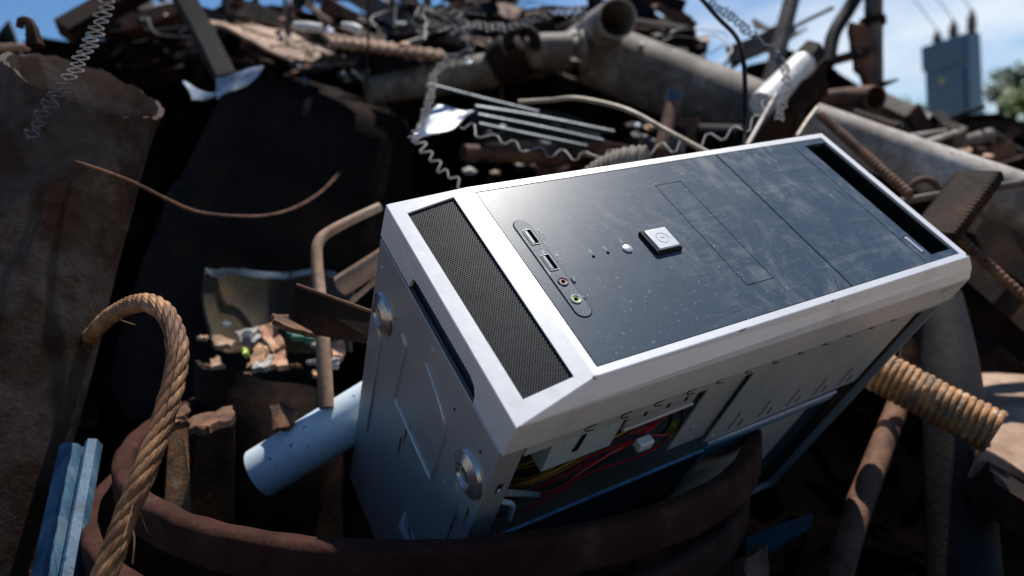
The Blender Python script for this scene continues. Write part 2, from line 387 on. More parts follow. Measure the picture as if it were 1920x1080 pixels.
def bezel():
    i = .0087; a = .0544; b = .0123; H = .378
    A, B, C, D = (0, i, 0), (0, WD-i, 0), (H, i, 0), (H, WD-i, 0)
    E, Fq = (-a, 0, -b), (-a, WD, -b)
    pl, pr, m0, m1 = .0042, .3708, .0145, .1757
    h = [(pl, m0, 0), (pr, m0, 0), (pr, m1, 0), (pl, m1, 0)]
    zs = lambda x: b*x/a
    v = [(-.0447, .0140, zs(-.0447)), (-.0110, .0136, zs(-.0110)), (-.0110, .1757, zs(-.0110)), (-.0430, .1757, zs(-.0430))]
    C2, D2 = (.3855, .0035, -.010), (.3855, WD-.0035, -.010)
    K, Kf = (.389, WD, -.0205), (.389, 0, -.0205)
    C3, D3 = (.397, .002, -.050), (.397, WD-.002, -.050)
    e2, f2 = (-.0557, .0005, -.0394), (-.0557, WD-.001, -.0410)
    ff = [[A, C, h[1], h[0]], [C, D, h[2], h[1]], [D, B, h[3], h[2]], [B, A, h[0], h[3]],
          [E, A, v[1], v[0]], [A, B, v[2], v[1]], [B, Fq, v[3], v[2]], [Fq, E, v[0], v[3]],
          [Fq, B, D, D2, K], [Fq, K, D3, f2], [E, A, C, C2, Kf], [E, Kf, C3, e2],
          [C, D, D2, C2], [C2, D2, K, D3, C3, Kf]]
    nz0 = -.0275
    notch = [(-.0557, .151, -.0410), (-.0553, .150, -.0345), (-.0551, .1465, -.0295), (-.0549, .140, nz0), (-.0549, .062, nz0-.001), (-.0551, .0555, -.0295), (-.0555, .0535, -.0345), (-.0557, .053, -.0396)]
    ff.append([E, Fq, f2] + notch + [e2])
    cen = Vector((.17, .095, -.08)); vs = []; fs = []; idx = {}
    for f in ff:
        pts = [Vector(p) for p in f]; n = Vector((0, 0, 0))
        for q in range(len(pts)): n += pts[q].cross(pts[(q+1) % len(pts)])
        mid = sum(pts, Vector())/len(pts)
        # y flips on conversion, so wind the other way round
        if n.dot(mid-cen) > 0: f = f[::-1]
        ids = []
        for p in f:
            key = tuple(round(c, 5) for c in p)
            if key not in idx: idx[key] = len(vs); vs.append(Lc(*p))
            ids.append(idx[key])
        fs.append(tuple(ids))
    o = part('bezel', MB().add(vs, fs), BEZ, 0, recalc=False, smooth=False)
    bv = o.modifiers.new('bevel', 'BEVEL'); bv.width = .0007; bv.segments = 2; bv.limit_method = 'ANGLE'; bv.angle_limit = math.radians(9)
    sdm = o.modifiers.new('shell', 'SOLIDIFY'); sdm.thickness = .0024; sdm.offset = -1
    return o
BZ = bezel()
mb = MB()
for q in ((.3560, .0016, .0045), (.3640, .0042, .0010), (.3600, .0012, .0030), (.372, .0022, .0008), (.300, .0008, .0022), (.214, .0006, .0018)):
    x, w_, h_ = q; zz = -.0240; mb.add([Lc(x, WD+.0002, zz), Lc(x+w_, WD+.0002, zz-.0004), Lc(x+w_*.8, WD+.0002, zz-h_), Lc(x-w_*.2, WD+.0002, zz-h_*.9)], [(0, 1, 2, 3)])
part('scuff_mark', mb, INK, parent=BZ)
for x, y, z, w_, h_ in ((-.0004, WD-.0085, .0002, .0024, .0014), (-.0520, WD-.0003, -.0118, .0014, .0010), (.118, WD-.0084, .0002, .0040, .0006), (.206, WD-.0086, .0002, .0016, .0006), (.3765, WD-.0110, .0002, .0012, .0020), (.3775, .0700, .0003, .0006, .0018), (-.0538, .1290, -.0123, .0008, .0026)):
    mb = MB(); n_ = 7; r_ = [random.uniform(.6, 1.2) for _ in range(n_)]
    mb.add([Lc(x+w_*r_[k]*math.cos(6.283*k/n_), y+h_*r_[k]*math.sin(6.283*k/n_), z) for k in range(n_)]+[Lc(x+w_*r_[k]*.9*math.cos(6.283*k/n_), y+h_*r_[k]*.9*math.sin(6.283*k/n_), z-.0012) for k in range(n_)], [tuple(range(n_))]+[(k, (k+1) % n_, n_+(k+1) % n_, n_+k) for k in range(n_)])
    part('edge_chip', mb, INK, parent=BZ)
mb = MB()
for y, z, l_ in ((.0880, -.158, .020), (.0835, -.176, .030), (.092, -.150, .008), (.1795, -.118, .022)):
    q = [(y+random.uniform(-.0006, .0006), z-l_*t) for t in (0, .3, .6, 1)]; w_ = [.0009, .0012, .0007, .0002]
    mb.add([Lc(-.0569, a-w, b) for (a, b), w in zip(q, w_)]+[Lc(-.0569, a+w, b) for (a, b), w in zip(q, w_)], [(k, k+1, 5+k, 4+k) for k in range(3)])
RUST_STREAK = mb
# dark tray under the panel and behind the vent
mb = MB(); lbox(mb, .0045, .338, .0150, .1752, -.0060, -.0040); part('panel_tray', mb, BLK)
Z = -.0003
mb = MB(); x0, x1, y0, y1 = .0052, .2345, .0154, .1748
hx0, hx1, hy0, hy1 = .1500, .1768, .0385, .1500
lbox(mb, x0, hx0, y0, y1, -.0035, Z); lbox(mb, hx1, x1, y0, y1, -.0035, Z); lbox(mb, hx0, hx1, y0, hy0, -.0035, Z); lbox(mb, hx0, hx1, hy1, y1, -.0035, Z)
LP = part('front_panel', mb, PANEL, smooth=False)
mb = MB(); lbox(mb, hx0+.0007, hx1-.0007, hy0+.0007, hy1-.0007, -.0035, Z); part('drive_slot_cover', mb, PANEL, smooth=False)
mb = MB(); lbox(mb, .2360, .3266, y0, y1, -.0035, Z); part('drive_bay_door', mb, PANEL, smooth=False)
mb = MB(); lbox(mb, .3276, .3410, y0, .1455, -.0035, Z); lbox(mb, .3276, .3322, .1455, .1655, -.0035, Z); lbox(mb, .3372, .3410, .1455, .1655, -.0035, Z)
lbox(mb, .3276, .3410, .1655, y1, -.0035, Z); lbox(mb, .3410, .3704, y0, .0215, -.0035, Z); lbox(mb, .3410, .3704, .1690, y1, -.0035, Z)
part('bay_surround', mb, PANEL, smooth=False)
mb = MB(); lbox(mb, .3400, .3707, .0205, .1700, -.034, -.032); lbox(mb, .3395, .3405, .0205, .1700, -.033, -.0036); lbox(mb, .3395, .3710, .0200, .0210, -.033, -.0036); lbox(mb, .3395, .3710, .1694, .1704, -.033, -.0036); lbox(mb, .3706, .3716, .0205, .1700, -.033, -.004)
part('drive_bay_opening', mb, BLK)
mb = MB(); lbox(mb, .3330, .3364, .1466, .1645, -.003, .0004); part('eject_button', mb, SILV, .0005)
# vent: woven mesh in the sloped foot of the bezel
def vent():
    zs = lambda x: .0123*x/.0544
    mb = MB(); X0, X1, Y0, Y1 = -.0452, -.0105, .0132, .1762; p = .00225; t = .00031
    def strip(a, b, w, dz):
        (xa, ya), (xb, yb) = a, b
        dx, dy = xb-xa, yb-ya; L = math.hypot(dx, dy)
        if L < .0005: return
        nx_, ny_ = -dy/L*w, dx/L*w
        vs = []
        for (x, y) in ((xa+nx_, ya+ny_), (xb+nx_, yb+ny_), (xb-nx_, yb-ny_), (xa-nx_, ya-ny_)):
            vs.append(Lc(x, y, zs(x)-.0016+dz)); vs.append(Lc(x, y, zs(x)-.0022+dz))
        mb.add(vs, [(0, 2, 4, 6), (1, 7, 5, 3), (0, 1, 3, 2), (2, 3, 5, 4), (4, 5, 7, 6), (6, 7, 1, 0)])
    def diag(sgn, dz):
        s = .62; Hh = X1-X0
        k = -Hh*s*1.2
        y = Y0-Hh/s*1.2
        while y < Y1+Hh/s*1.2:
            pts = []
            for i in range(2):
                pass
            # line x = X0 + t, y = y + sgn*t/s
            t0, t1 = 0, Hh
            ya, yb = y, y+sgn*Hh/s
            # clip in y
            lo, hi = (Y0-y)*s*sgn, (Y1-y)*s*sgn
            if lo > hi: lo, hi = hi, lo
            t0, t1 = max(0, lo), min(Hh, hi)
            if t1 > t0: strip((X0+t0, y+sgn*t0/s), (X0+t1, y+sgn*t1/s), t, dz)
            y += p*1.25
    diag(1, 0); diag(-1, .00025)
    return mb
VM = part('vent_mesh', vent(), MESHM, smooth=False)
mb = MB(); mb.add([Lc(-.0465, .0125, -.0105-.012), Lc(-.0095, .0125, -.0021-.012), Lc(-.0095, .1768, -.0021-.012), Lc(-.0465, .1768, -.0105-.012)], [(0, 1, 2, 3)])
part('vent_shade_backing', mb, VOID)  # black backing, paints the dark hollow behind the mesh
# power button
mb = MB(); lbox(mb, .1008, .1246, .0832, .1066, -.003, .0026); PB = part('power_button', mb, BLK, .0012)
mb = MB(); lbox(mb, .1034, .1230, .0850, .1048, .0020, .0038); part('button_cap', mb, SILV, .0009, parent=PB)
def circ(cx, cy, z, r, n=24, a0=0, a1=2*math.pi): return [Lc(cx+r*math.cos(a0+(a1-a0)*k/n), cy+r*math.sin(a0+(a1-a0)*k/n), z) for k in range(n+(0 if a1-a0 >= 6.28 else 1))]
mb = MB().tube(circ(.1132, .0949, .0038, .0048), .00022, 6, closed=True); lbox(mb, .1112, .1150, .0946, .0951, .0034, .0040)
part('power_symbol', mb, INKD, parent=PB)
def disc(mb, cx, cy, z0, z1, r, n=24, r1=None):
    r1 = r1 or r
    vs = circ(cx, cy, z0, r, n)+circ(cx, cy, z1, r1, n)
    return mb.add(vs, [tuple(range(n)), tuple(range(n, 2*n))]+[(i, (i+1) % n, n+(i+1) % n, n+i) for i in range(n)])
mb = MB(); disc(mb, .0836, .0947, -.002, .0006, .0037); disc(mb, .0836, .0947, .0006, .0013, .0037, r1=.0024); part('reset_button', mb, SILV)
for x, y in ((.0548, .0947), (.0672, .0943)):
    mb = MB(); disc(mb, x, y, -.002, Z+.0003, .0011, 12); part('indicator_light', mb, VOID)
# port strip
def stadium(x, y0_, y1_, r, z, n=14):
    return [Lc(x+r*math.cos(math.pi*k/n), y1_-r+r*math.sin(math.pi*k/n), z) for k in range(n+1)]+[Lc(x-r*math.cos(math.pi*k/n), y0_+r-r*math.sin(math.pi*k/n), z) for k in range(n+1)]
a = stadium(.0204, .0498, .1400, .0056, .0004); b_ = stadium(.0204, .0498, .1400, .0056, -.002); k = len(a)
PS = part('port_strip', MB().add(a+b_, [tuple(range(k)), tuple(range(k, 2*k))]+[(i, (i+1) % k, k+(i+1) % k, k+i) for i in range(k)]), STRIPM)
a = stadium(.0204, .0491, .1407, .0063, Z+.00015); b_ = stadium(.0204, .0491, .1407, .0063, -.002)
part('strip_gap', MB().add(a+b_, [tuple(range(k)), tuple(range(k, 2*k))]+[(i, (i+1) % k, k+(i+1) % k, k+i) for i in range(k)]), VOID, parent=PS)
for y in (.0672, .0922):
    mb = MB(); lbox(mb, .0178, .0238, y-.0068, y+.0068, -.001, .0008); U = part('usb_port', mb, VOID, parent=None)
    mb = MB()
    for q in ((.0176, .0178, y-.0072, y+.0072), (.0238, .0240, y-.0072, y+.0072), (.0178, .0238, y-.0072, y-.0068), (.0178, .0238, y+.0068, y+.0072)): lbox(mb, *q, -.001, .0010)
    part('port_rim', mb, CHD, parent=U)
    mb = MB(); lbox(mb, .0186, .0206, y-.006, y+.006, 0, .0010); part('port_tongue', mb, USBB, parent=U)
    # trident mark beside each socket
    mb = MB(); xm = .0300
    for q in ((xm-.0002, xm+.0002, y-.0050, y+.0040), (xm-.0018, xm-.0014, y-.001, y+.0035), (xm+.0014, xm+.0018, y-.002, y+.003), (xm-.0018, xm+.0018, y-.0016, y-.0012)): lbox(mb, *q, Z, Z+.0002)
    disc(mb, xm, y-.0055, Z, Z+.0002, .0010, 12)
    part('usb_mark', mb, INKD, parent=LP)
for y, mt in ((.1100, JPINK), (.1258, JGRN)):
    mb = MB().tube(circ(.0206, y, .0007, .0031, 24), .0006, 8, closed=True); J = part('audio_jack', mb, CHD if mt is JGRN else STRIPM)
    mb = MB(); disc(mb, .0206, y, 0, .0007, .0029); part('jack_socket', mb, mt, parent=J)
    mb = MB(); disc(mb, .0206, y, .0007, .0009, .0015, 14); part('jack_hole', mb, VOID, parent=J)
mb = MB().tube([Lc(.0285, .1085, Z+.0002), Lc(.0285, .1120, Z+.0002)], .0011, 8); mb.tube(circ(.0285, .1100, Z+.0001, .0020, 10, .2, 2.9), .0002, 5); part('microphone_mark', mb, INKD, parent=LP)
mb = MB().tube(circ(.0285, .1250, Z+.0002, .0019, 12, 0, 3.14), .0002, 5)
for dx in (-.0019, .0019): lbox(mb, .0285+dx-.0004, .0285+dx+.0004, .1238, .1252, Z, Z+.0003)
part('headphone_mark', mb, INKD, parent=LP)
mb = MB()
for q in ((.0552, .0880), (.0676, .0878), (.0836, .0852)):
    for k in range(4): lbox(mb, q[0]-.0012, q[0]+.0012, q[1]+.0010*k, q[1]+.0010*k+.0005, Z, Z+.00012)
part('light_captions', mb, INKD, parent=LP)
# chassis
DZ = -.37
mb = MB(); t = .0011
lbox(mb, -.0566, -.0566+t, .0030, .1874, DZ, -.0402)          # foot face
CH = part('chassis', mb, CHS, .0010, label='grey steel underside with stamped ribs', smooth=False)
part('rust_streak', RUST_STREAK, RUSTB, parent=CH)
mb = MB(); lbox(mb, -.0545, .390, .0020, .0030, DZ, -.040); part('side_wall', mb, CHS)
mb = MB(); lbox(mb, .3885, .390, .0030, .1870, DZ, -.045); part('top_wall', mb, CHD)
mb = MB(); lbox(mb, -.053, .388, .004, .186, DZ, DZ+.001); part('back_wall', mb, CHD)
mb = MB(); lbox(mb, -.053, .388, .004, .178, -.0465, -.0455); part('front_wall', mb, CHD)
mb = MB(); lbox(mb, -.0556, -.0385, .1860, .1872, DZ, -.0430); part('side_flange', mb, CHS)
mb = MB(); lbox(mb, -.0478, -.0440, .1868, .1876, -.092, -.082); part('flange_slot', mb, BLK, parent=CH)
mb = MB(); lbox(mb, -.0470, -.0448, .1870, .1879, -.0905, -.0870); part('slot_glint', mb, WHT, parent=CH)  # white block painting the light glint in the slot
mb = MB(); lbox(mb, -.036, .388, .1850, .1868, -.0560, -.0440); part('front_flange', mb, CHD)
# strip behind the notch: shade and blue reflection painted navy
mb = MB(); lbox(mb, -.0510, -.0500, .046, .158, -.0455, -.0225); part('notch_recess', mb, NAVY)
# stamped rib
rib = [(.058, -.082), (.0655, -.0886), (.0645, -.118), (.0638, -.1492), (.082, -.1530), (.1300, -.1570), (.1335, -.150), (.1345, -.12), (.1335, -.094), (.122, -.082), (.095, -.070)]
mb = MB().tube(spline([Lc(-.0566, y, z) for y, z in rib], 60), .0019, 8, flatten=1); part('stamped_rib', mb, CHS, parent=CH)
rib = [(.020, -.118), (.0262, -.1250), (.0272, -.15), (.027, -.19), (.026, -.25)]
mb = MB().tube(spline([Lc(-.0566, y, z) for y, z in rib], 30), .0018, 8); part('stamped_rib', mb, CHS, parent=CH)
rib = [(.160, -.118), (.166, -.126), (.169, -.15), (.168, -.2), (.167, -.25)]
mb = MB().tube(spline([Lc(-.0566, y, z) for y, z in rib], 30), .0018, 8); part('stamped_rib', mb, CHS, parent=CH)
for y, z in ((.0245, -.0975), (.1690, -.0920)):
    n = 36
    prof = [(.0172, 0), (.0163, -.0022), (.0092, -.0052), (.0086, -.0050), (.0080, -.0030), (.0001, -.0030)]
    vs = []; fs = []
    for r_, h_ in prof:
        for k in range(n): vs.append(Lc(-.0566+h_, y+r_*math.cos(2*math.pi*k/n), z+r_*math.sin(2*math.pi*k/n)))
    for q in range(len(prof)-1):
        for k in range(n): fs.append((q*n+k, q*n+(k+1) % n, (q+1)*n+(k+1) % n, (q+1)*n+k))
    FT = part('foot_boss', MB().add(vs, fs), CHB, sharp=25)
    mb = MB().tube([Lc(-.0598, y+.0062*math.cos(2*math.pi*k/24), z+.0062*math.sin(2*math.pi*k/24)) for k in range(24)], .0005, 6, closed=True); part('boss_ring', mb, CHD, parent=FT)
def xdisc(x, y, z, r, h):
    n = 16; vs = [Lc(x-hh, y+rr*math.cos(2*math.pi*k/n), z+rr*math.sin(2*math.pi*k/n)) for hh, rr in ((-.0005, r), (h*.6, r), (h, r*.6)) for k in range(n)]
    return MB().add(vs, [(q*n+k, q*n+(k+1) % n, (q+1)*n+(k+1) % n, (q+1)*n+k) for q in range(2) for k in range(n)]+[tuple(range(2*n, 3*n))])
part('rivet', xdisc(-.0566, .0985, -.0530, .0037, .0012), CHS, parent=CH)
for y, z, r_ in ((.137, -.066, .0013), (.172, -.062, .0014), (.0425, -.083, .0011), (.066, -.120, .001), (.148, -.137, .001), (.012, -.060, .001)):
    part('screw_hole', xdisc(-.0566, y, z, r_, .0002), BLK if r_ > .00105 else WHT, parent=CH)
# torn label low on the underside
mb = MB(); z0 = -.208
mb.add([Lc(-.0570, .111, -.243), Lc(-.0570, .1365, -.250), Lc(-.0570, .140, -.275), Lc(-.0570, .108, -.280)], [(0, 1, 2, 3)])
LB = part('paper_label', mb, PAPER, parent=None)
mb = MB()
for k in range(3): mb.tube([Lc(-.0572, .113+.002*k, -.249-.005*k), Lc(-.0572, .120+.002*k, -.247-.006*k), Lc(-.0572, .128+.002*k, -.254-.005*k)], .0005, 5)
part('label_scribble', mb, INK, parent=LB)
# clips along the open side
for k in range(12):
    x = .009 + .308*k/11
    mb = MB().tube([Lc(x+q[0], .1871, q[1]) for q in ((.0055, -.0475), (-.001, -.0478), (-.0028, -.0500), (-.001, -.0525), (.0050, -.0530))], .0004, 6); part('clip_slot', mb, BLK)
# drive cages
mb = MB(); lbox(mb, -.001, .058, .1745, .1757, -.114, -.0560); lbox(mb, -.001, .0002, .10, .1745, -.114, -.0560); lbox(mb, -.001, .058, .10, .1745, -.0565, -.0555)
HC = part('floppy_cage', mb, CAGE, .0006)
mb = MB().tube([Lc(.0240, .1759, -.076), Lc(.0225, .1759, -.097)], .0017, 8); disc_c = Lc(.0225, .1759, -.085)
mb.tube([Lc(.0225, .1757, -.098), Lc(.0225, .1762, -.098)], .0028, 12); part('keyhole_slot', mb, BLK, parent=HC)
for x in (.010, .036, .046):
    mb = MB().tube([Lc(x, .1757, -.072), Lc(x-.001, .1757, -.086)], .0012, 8); part('pressed_tab', mb, CAGE, parent=HC)
mb = MB(); lbox(mb, .060, .124, .1760, .1772, -.0890, -.0560); MP = part('cage_side_plate', mb, CHD)
for x in (.074, .095, .112): mb = MB(); lbox(mb, x, x+.0022, .1771, .1777, -.082, -.062); part('slot', mb, BLK, parent=MP)
mb = MB().tube([Lc(.060, .177, -.0925), Lc(.124, .177, -.0905)], .0021, 10); part('rolled_edge', mb, CHS, parent=MP)
mb = MB(); lbox(mb, .126, .1640, .1800, .1812, -.150, -.0560); part('inner_plate', mb, CHD)
mb = MB(); lbox(mb, .1640, .3600, .1838, .1850, -.1560, -.0555); BP = part('bay_side_plate', mb, CHD, .0006, label='steel drive bay side with slots and pressed ridges')
for x in (.200, .2365, .272, .306, .336): mb = MB().tube(spline([Lc(x, .1847, -.060), Lc(x-.0002, .1847, -.088), Lc(x-.0022, .1849, -.094), Lc(x-.0022, .1849, -.104), Lc(x-.0002, .1847, -.110), Lc(x, .1847, -.150)], 30), .0007, 6); part('pressed_ridge', mb, CAGE, parent=BP)
for x in (.187, .222, .258, .293, .328):
    mb = MB(); lbox(mb, x, x+.0013, .1849, .1853, -.1480, -.1230); lbox(mb, x+.012, x+.0130, .1849, .1855, -.1480, -.1380); part('slot', mb, BLK, parent=BP)
part('bay_screw', MB().tube([Lc(.140, .1812, -.125), Lc(.140, .1828, -.125)], .0022, 12), SILV)
part('bay_screw', MB().tube([Lc(.171, .1850, -.149), Lc(.171, .1863, -.149)], .0022, 12), SILV)
mb = MB().tube([Lc(.1690, .1860, -.1575), Lc(.3330, .1860, -.1590)], .0017, 10); part('bay_lip', mb, CHS)
mb = MB(); lbox(mb, .1690, .3330, .1855, .1870, -.1700, -.1630); part('tray_lip', mb, LIPB, .0004)
mb = MB(); lbox(mb, .1800, .3060, .1835, .1850, -.300, -.1640); part('tray_plate', mb, CHD)
mb = MB(); lbox(mb, .362, .388, .178, .180, DZ, -.056); part('end_gap_shade', mb, BLK)  # black plate painting the shaded gap at the top end
# slid-down side cover: front edge slopes a little
mb = MB(); vs = [Lc(x, y, z) for y in (.1878, .1892) for x, z in ((-.040, -.163), (.1650, -.1630), (.1650, DZ), (-.040, DZ))]
mb.add(vs, [(0, 1, 2, 3), (7, 6, 5, 4), (0, 4, 5, 1), (1, 5, 6, 2), (2, 6, 7, 3), (3, 7, 4, 0)]); SP = part('side_cover', mb, NAVY)
mb = MB(); lbox(mb, -.040, .1650, .1874, .1896, -.1630, -.1607); part('cover_edge', mb, LIPB, parent=SP)
# cables inside
random.seed(3)
cabs = [(RED, 18), (YEL, 13), (BLW, 20), (ORG, 5), (VIO, 4)]
for mt, cnt in cabs:
    for k in range(cnt):
        y = random.uniform(.128, .172); z = random.uniform(-.162, -.122); x0 = random.uniform(-.035, -.01)
        dz = random.uniform(.0, .035)
        pts = [(x0, y-.03, z-.05), (x0+.03, y, z-.012), (.05+random.uniform(-.01, .01), y+random.uniform(-.01, .008), z+dz*.4), (.10, y+random.uniform(-.012, .008), z+dz*.7+random.uniform(-.006, .008)), (.135, y-.005, z+dz+random.uniform(-.01, .01)), (.165, y-.04, z+dz)]
        if mt is RED: pts = [(a, min(b+.008, .176), c-.002) for a, b, c in pts]
        part('cable', MB().tube(spline([Lc(*q) for q in pts], 26), .00092, 6), mt)
part('cable_connector', MB().box(.094, .108, .170, .178, -.142, -.132, Lc), WHT, .0012)
part('cable_connector', MB().box(.136, .146, .166, .174, -.152, -.136, Lc), LIMEM, .0008)
part('cable_tie', MB().tube(spline([Lc(-.030, .178, -.130), Lc(-.018, .179, -.142), Lc(-.016, .180, -.162)], 10), .0022, 8), WHT)
part('cross_bar', MB().tube([Lc(-.032, .181, -.112), Lc(.012, .172, -.160)], .0026, 8), CHS)
del pc['_loc']
pc_parts_done = True
# ------------------------------------------------------------------ steel hoops in front
def hoop(off, a0, a1, label, Rm=.2838, hgt=.029, thk=.0165, seed=0):
    C = Vector((-.0618, .1207, .715))+Vector(off); n = Vector((-.0143, -.994, -.108)).normalized()
    u = Vector((1, -.0142, -.0015)).normalized(); v = n.cross(u)
    if v.z > 0: v = -v
    prof = [(-thk*.5, .0), (-thk*.5, -.15*thk), (-thk*.5, -hgt), (thk*.5, -hgt), (thk*.5, -.003), (thk*.30, 0), (-thk*.30, .0012)]
    cr = .0056; prof = []
    for sx, sz, a_ in ((1, 0, 0), (-1, 0, 90), (-1, 1, 180), (1, 1, 270)):
        for q in range(7):
            t_ = math.radians(a_+15*q); prof.append((sx*(thk*.5-cr)+cr*math.cos(t_), -cr-sz*(hgt-2*cr)+cr*math.sin(t_)))
    m_ = 200; vs = []; k = len(prof)
    for i in range(m_+1):
        th = math.radians(a0+(a1-a0)*i/m_)
        for pr, ph in prof:
            q = C+(u*math.cos(th)+v*math.sin(th))*(Rm+pr+.0012*mnoise.noise(Vector((i*.22, pr*300, seed))))+n*(ph+.0012*mnoise.noise(Vector((i*.17+9, ph*100, seed))))
            vs.append(CAM+cv(*q))
    fs = [(i*k+j, i*k+(j+1) % k, (i+1)*k+(j+1) % k, (i+1)*k+j) for i in range(m_) for j in range(k)]+[tuple(range(k)), tuple(m_*k+j for j in range(k))]
    return build('steel_hoop', MB().add(vs, fs), COILM, None, label, 'steel hoop', 'rusty steel hoops under the computer case', sharp=50)
hoop((0, 0, 0), 12, 205, 'rusty steel hoop, topmost of the stacked hoops, touching the underside of the computer case', seed=1)
hoop((-.016, .039, -.016), 10, 205, 'rusty steel hoop second from the top of the stack, just under the topmost one', seed=2)
hoop((-.036, .070, -.032), 20, 205, 'rusty steel hoop third down in the stack behind the wire rope', seed=3)
hoop((-.054, .099, -.048), 60, 205, 'lowest rusty steel hoop, only its left rim showing in the bottom corner', seed=4)
# ------------------------------------------------------------------ wire rope
def rope():
    path = spline([P(*q) for q in ((50, 900, .82), (80, 790, .78), (116, 714, .735), (150, 655, .69), (182, 616, .625), (218, 585, .56), (270, 567, .50), (312, 590, .475), (333, 650, .455), (325, 720, .44), (302, 800, .425), (268, 890, .41), (232, 980, .40), (200, 1070, .39), (170, 1160, .385))], 420)
    m_ = len(path); tan = [(path[min(m_-1, i+1)]-path[max(0, i-1)]).normalized() for i in range(m_)]
    nx = UP-tan[0]*UP.dot(tan[0]); nx.normalize()
    acc = 0; R_ = .0038; strands = [[] for _ in range(6)]
    for i in range(m_):
        if i: acc += (path[i]-path[i-1]).length
        nx = (nx-tan[i]*nx.dot(tan[i])).normalized(); by = tan[i].cross(nx)
        for k in range(6):
            a = acc/.066*2*math.pi + k*math.pi/3
            strands[k].append(path[i]+(nx*math.cos(a)+by*math.sin(a))*R_)
    rt = root('wire_rope', path[200], 'thick rusty twisted wire rope bent into a loop at the left', 'wire rope')
    for i in range(m_):
        for k in range(6): strands[k][i] = strands[k][i]+mnoise.noise_vector(path[i]*14+Vector((k*3, 0, 0)))*.0006
    for k in range(6):
        rf = lambda s, th, r: r*(1+.075*math.cos(9*th+s*2*math.pi/.012)+.03*mnoise.noise(Vector((s*90, th, k))))
        build('strand', MB().tube(strands[k], .0028, 54, rf=rf), ROPEM, rt, sharp=80)
    rnd = random.Random(5)
    for k in range(9):                                               # broken wires sticking out of the lay
        i = rnd.randrange(170, 400); p_ = strands[rnd.randrange(6)][i]; t_ = tan[i]
        o_ = (p_-path[i]).normalized()
        build('frayed_wire', MB().tube(spline([p_+o_*.002, p_+o_*.006+t_*.006, p_+o_*rnd.uniform(.009, .016)+t_*rnd.uniform(.012, .02)], 6), .00028, 5), ROPEM, rt)
    build('core', MB().tube(path, .0022, 10), RUST, rt)
rope()
# ------------------------------------------------------------------ left side
def cyl(name, a, b, ra, rb, material, label, cat, wall=0, n=64, seg=30, rough=0, parent=None):
    return pipe(name, (a, b), (ra, rb), material, label, cat, wall=wall, n=n, seg=seg, rough=rough, parent=parent)
rt = root('rusty_drum', P(150, 160, 1.0), 'big mottled rusty drum tilted at the left edge', 'drum')
def drum():
    A, B = P(166, 150, .74), P(-116, 1130, .60); ax = B-A; L = ax.length; t_ = ax.normalized(); n = 96; m_ = 40
    to = (CAM-A); to = (to-t_*to.dot(t_)).normalized(); si = t_.cross(to); wall = .007
    vs = []
    for lay in (0, 1):
        for i in range(m_+1):
            for j in range(n):
                th = 2*math.pi*j/n; c, s_ = math.cos(th), math.sin(th)
                t0 = .012+.108*c+.010*mnoise.noise(Vector((c*3, s_*3, 1)))+.006*mnoise.noise(Vector((c*12, s_*12, 2)))
                t = t0+(1-t0)*(i/m_)**1.3
                r = (121+4*t)*.74/F*(1+.12*math.exp(-max(0, t-t0)*9))*(1+.025*mnoise.noise(Vector((c*1.5, s_*1.5, t*5))))-wall*.8*lay
                vs.append(A+ax*t+(to*c+si*s_)*r)
    fs = []; k = (m_+1)*n
    for i in range(m_):
        for j in range(n):
            a_, b_, c_, d_ = i*n+j, i*n+(j+1) % n, (i+1)*n+(j+1) % n, (i+1)*n+j
            fs.append((a_, d_, c_, b_)); fs.append((k+a_, k+b_, k+c_, k+d_))
    for j in range(n): fs.append((j, (j+1) % n, k+(j+1) % n, k+j))
    build('shell', MB().add(vs, fs), DRUMM, rt, sharp=40)
drum()
build('hook', MB().tube(spline([P(*q) for q in ((66, 86, .80), (60, 54, .80), (52, 40, .80), (40, 40, .80), (37, 52, .80))], 12), [.009, .009, .008, .008, .007, .007, .006, .006, .005, .005, .005, .004, .004], 8), RUST, rt)
tk = root('steel_tank', P(600, 350, 1.5), 'dark blue grey steel tank with a flange, shaded behind the wire', 'tank')
def tank():
    A, B = P(612, 178, 1.70), P(440, 1000, 2.02); ax = B-A
    pr = [(-.012, 70), (-.004, 120), (.006, 146), (.04, 168), (.22, 212), (.235, 224), (.26, 229), (.28, 230), (.32, 238), (.7, 310), (1, 330)]
    pts = [A+ax*t for t, _ in pr]; rr = [x*1.78/F for _, x in pr]
    build('shell', MB().tube(pts, rr, 64, rf=lambda s, th, r: r*(1+.01*mnoise.noise(Vector((s*5, math.cos(th)*2, math.sin(th)*2))))), TANKM, tk, sharp=40)
    pts = [A+ax*t for t in (.252, .26, .266)]
    build('flange', MB().tube(pts, [x*1.78/F for x in (229, 233, 232)], 64), TANKM, tk)
tank()
pipe('loose_wire', [(92, 290, .66), (170, 312, .66), (250, 342, .69), (310, 372, .72), (370, 397, .76), (440, 405, .80), (505, 403, .87), (560, 386, 1.0), (606, 356, 1.2), (642, 318, 1.5)], [3.2, 3.2, 3.2, 3.2, 3.2, 2.9, 2.6, 2.2, 1.8, 1.5], RUSTB, 'thin rusty wire sagging in front of the dark tank', 'wire', n=8, seg=60)
pipe('loose_wire', [(688, -30, 1.30), (690, 60, 1.32), (686, 175, 1.36)], 2.2, BLACKM, 'thin black wire hanging straight down past the slotted rail', 'wire', n=8)
pipe('bent_rod', [(712, 388, .80), (660, 412, .78), (612, 438, .76), (596, 458, .75), (594, 490, .74), (600, 560, .72), (606, 650, .70), (612, 765, .68)], [9, 9, 10, 11, 12, 13, 14, 14], RUSTT, 'thin tan steel rod bent to a right angle left of the computer case', 'rod', n=16, seg=50)
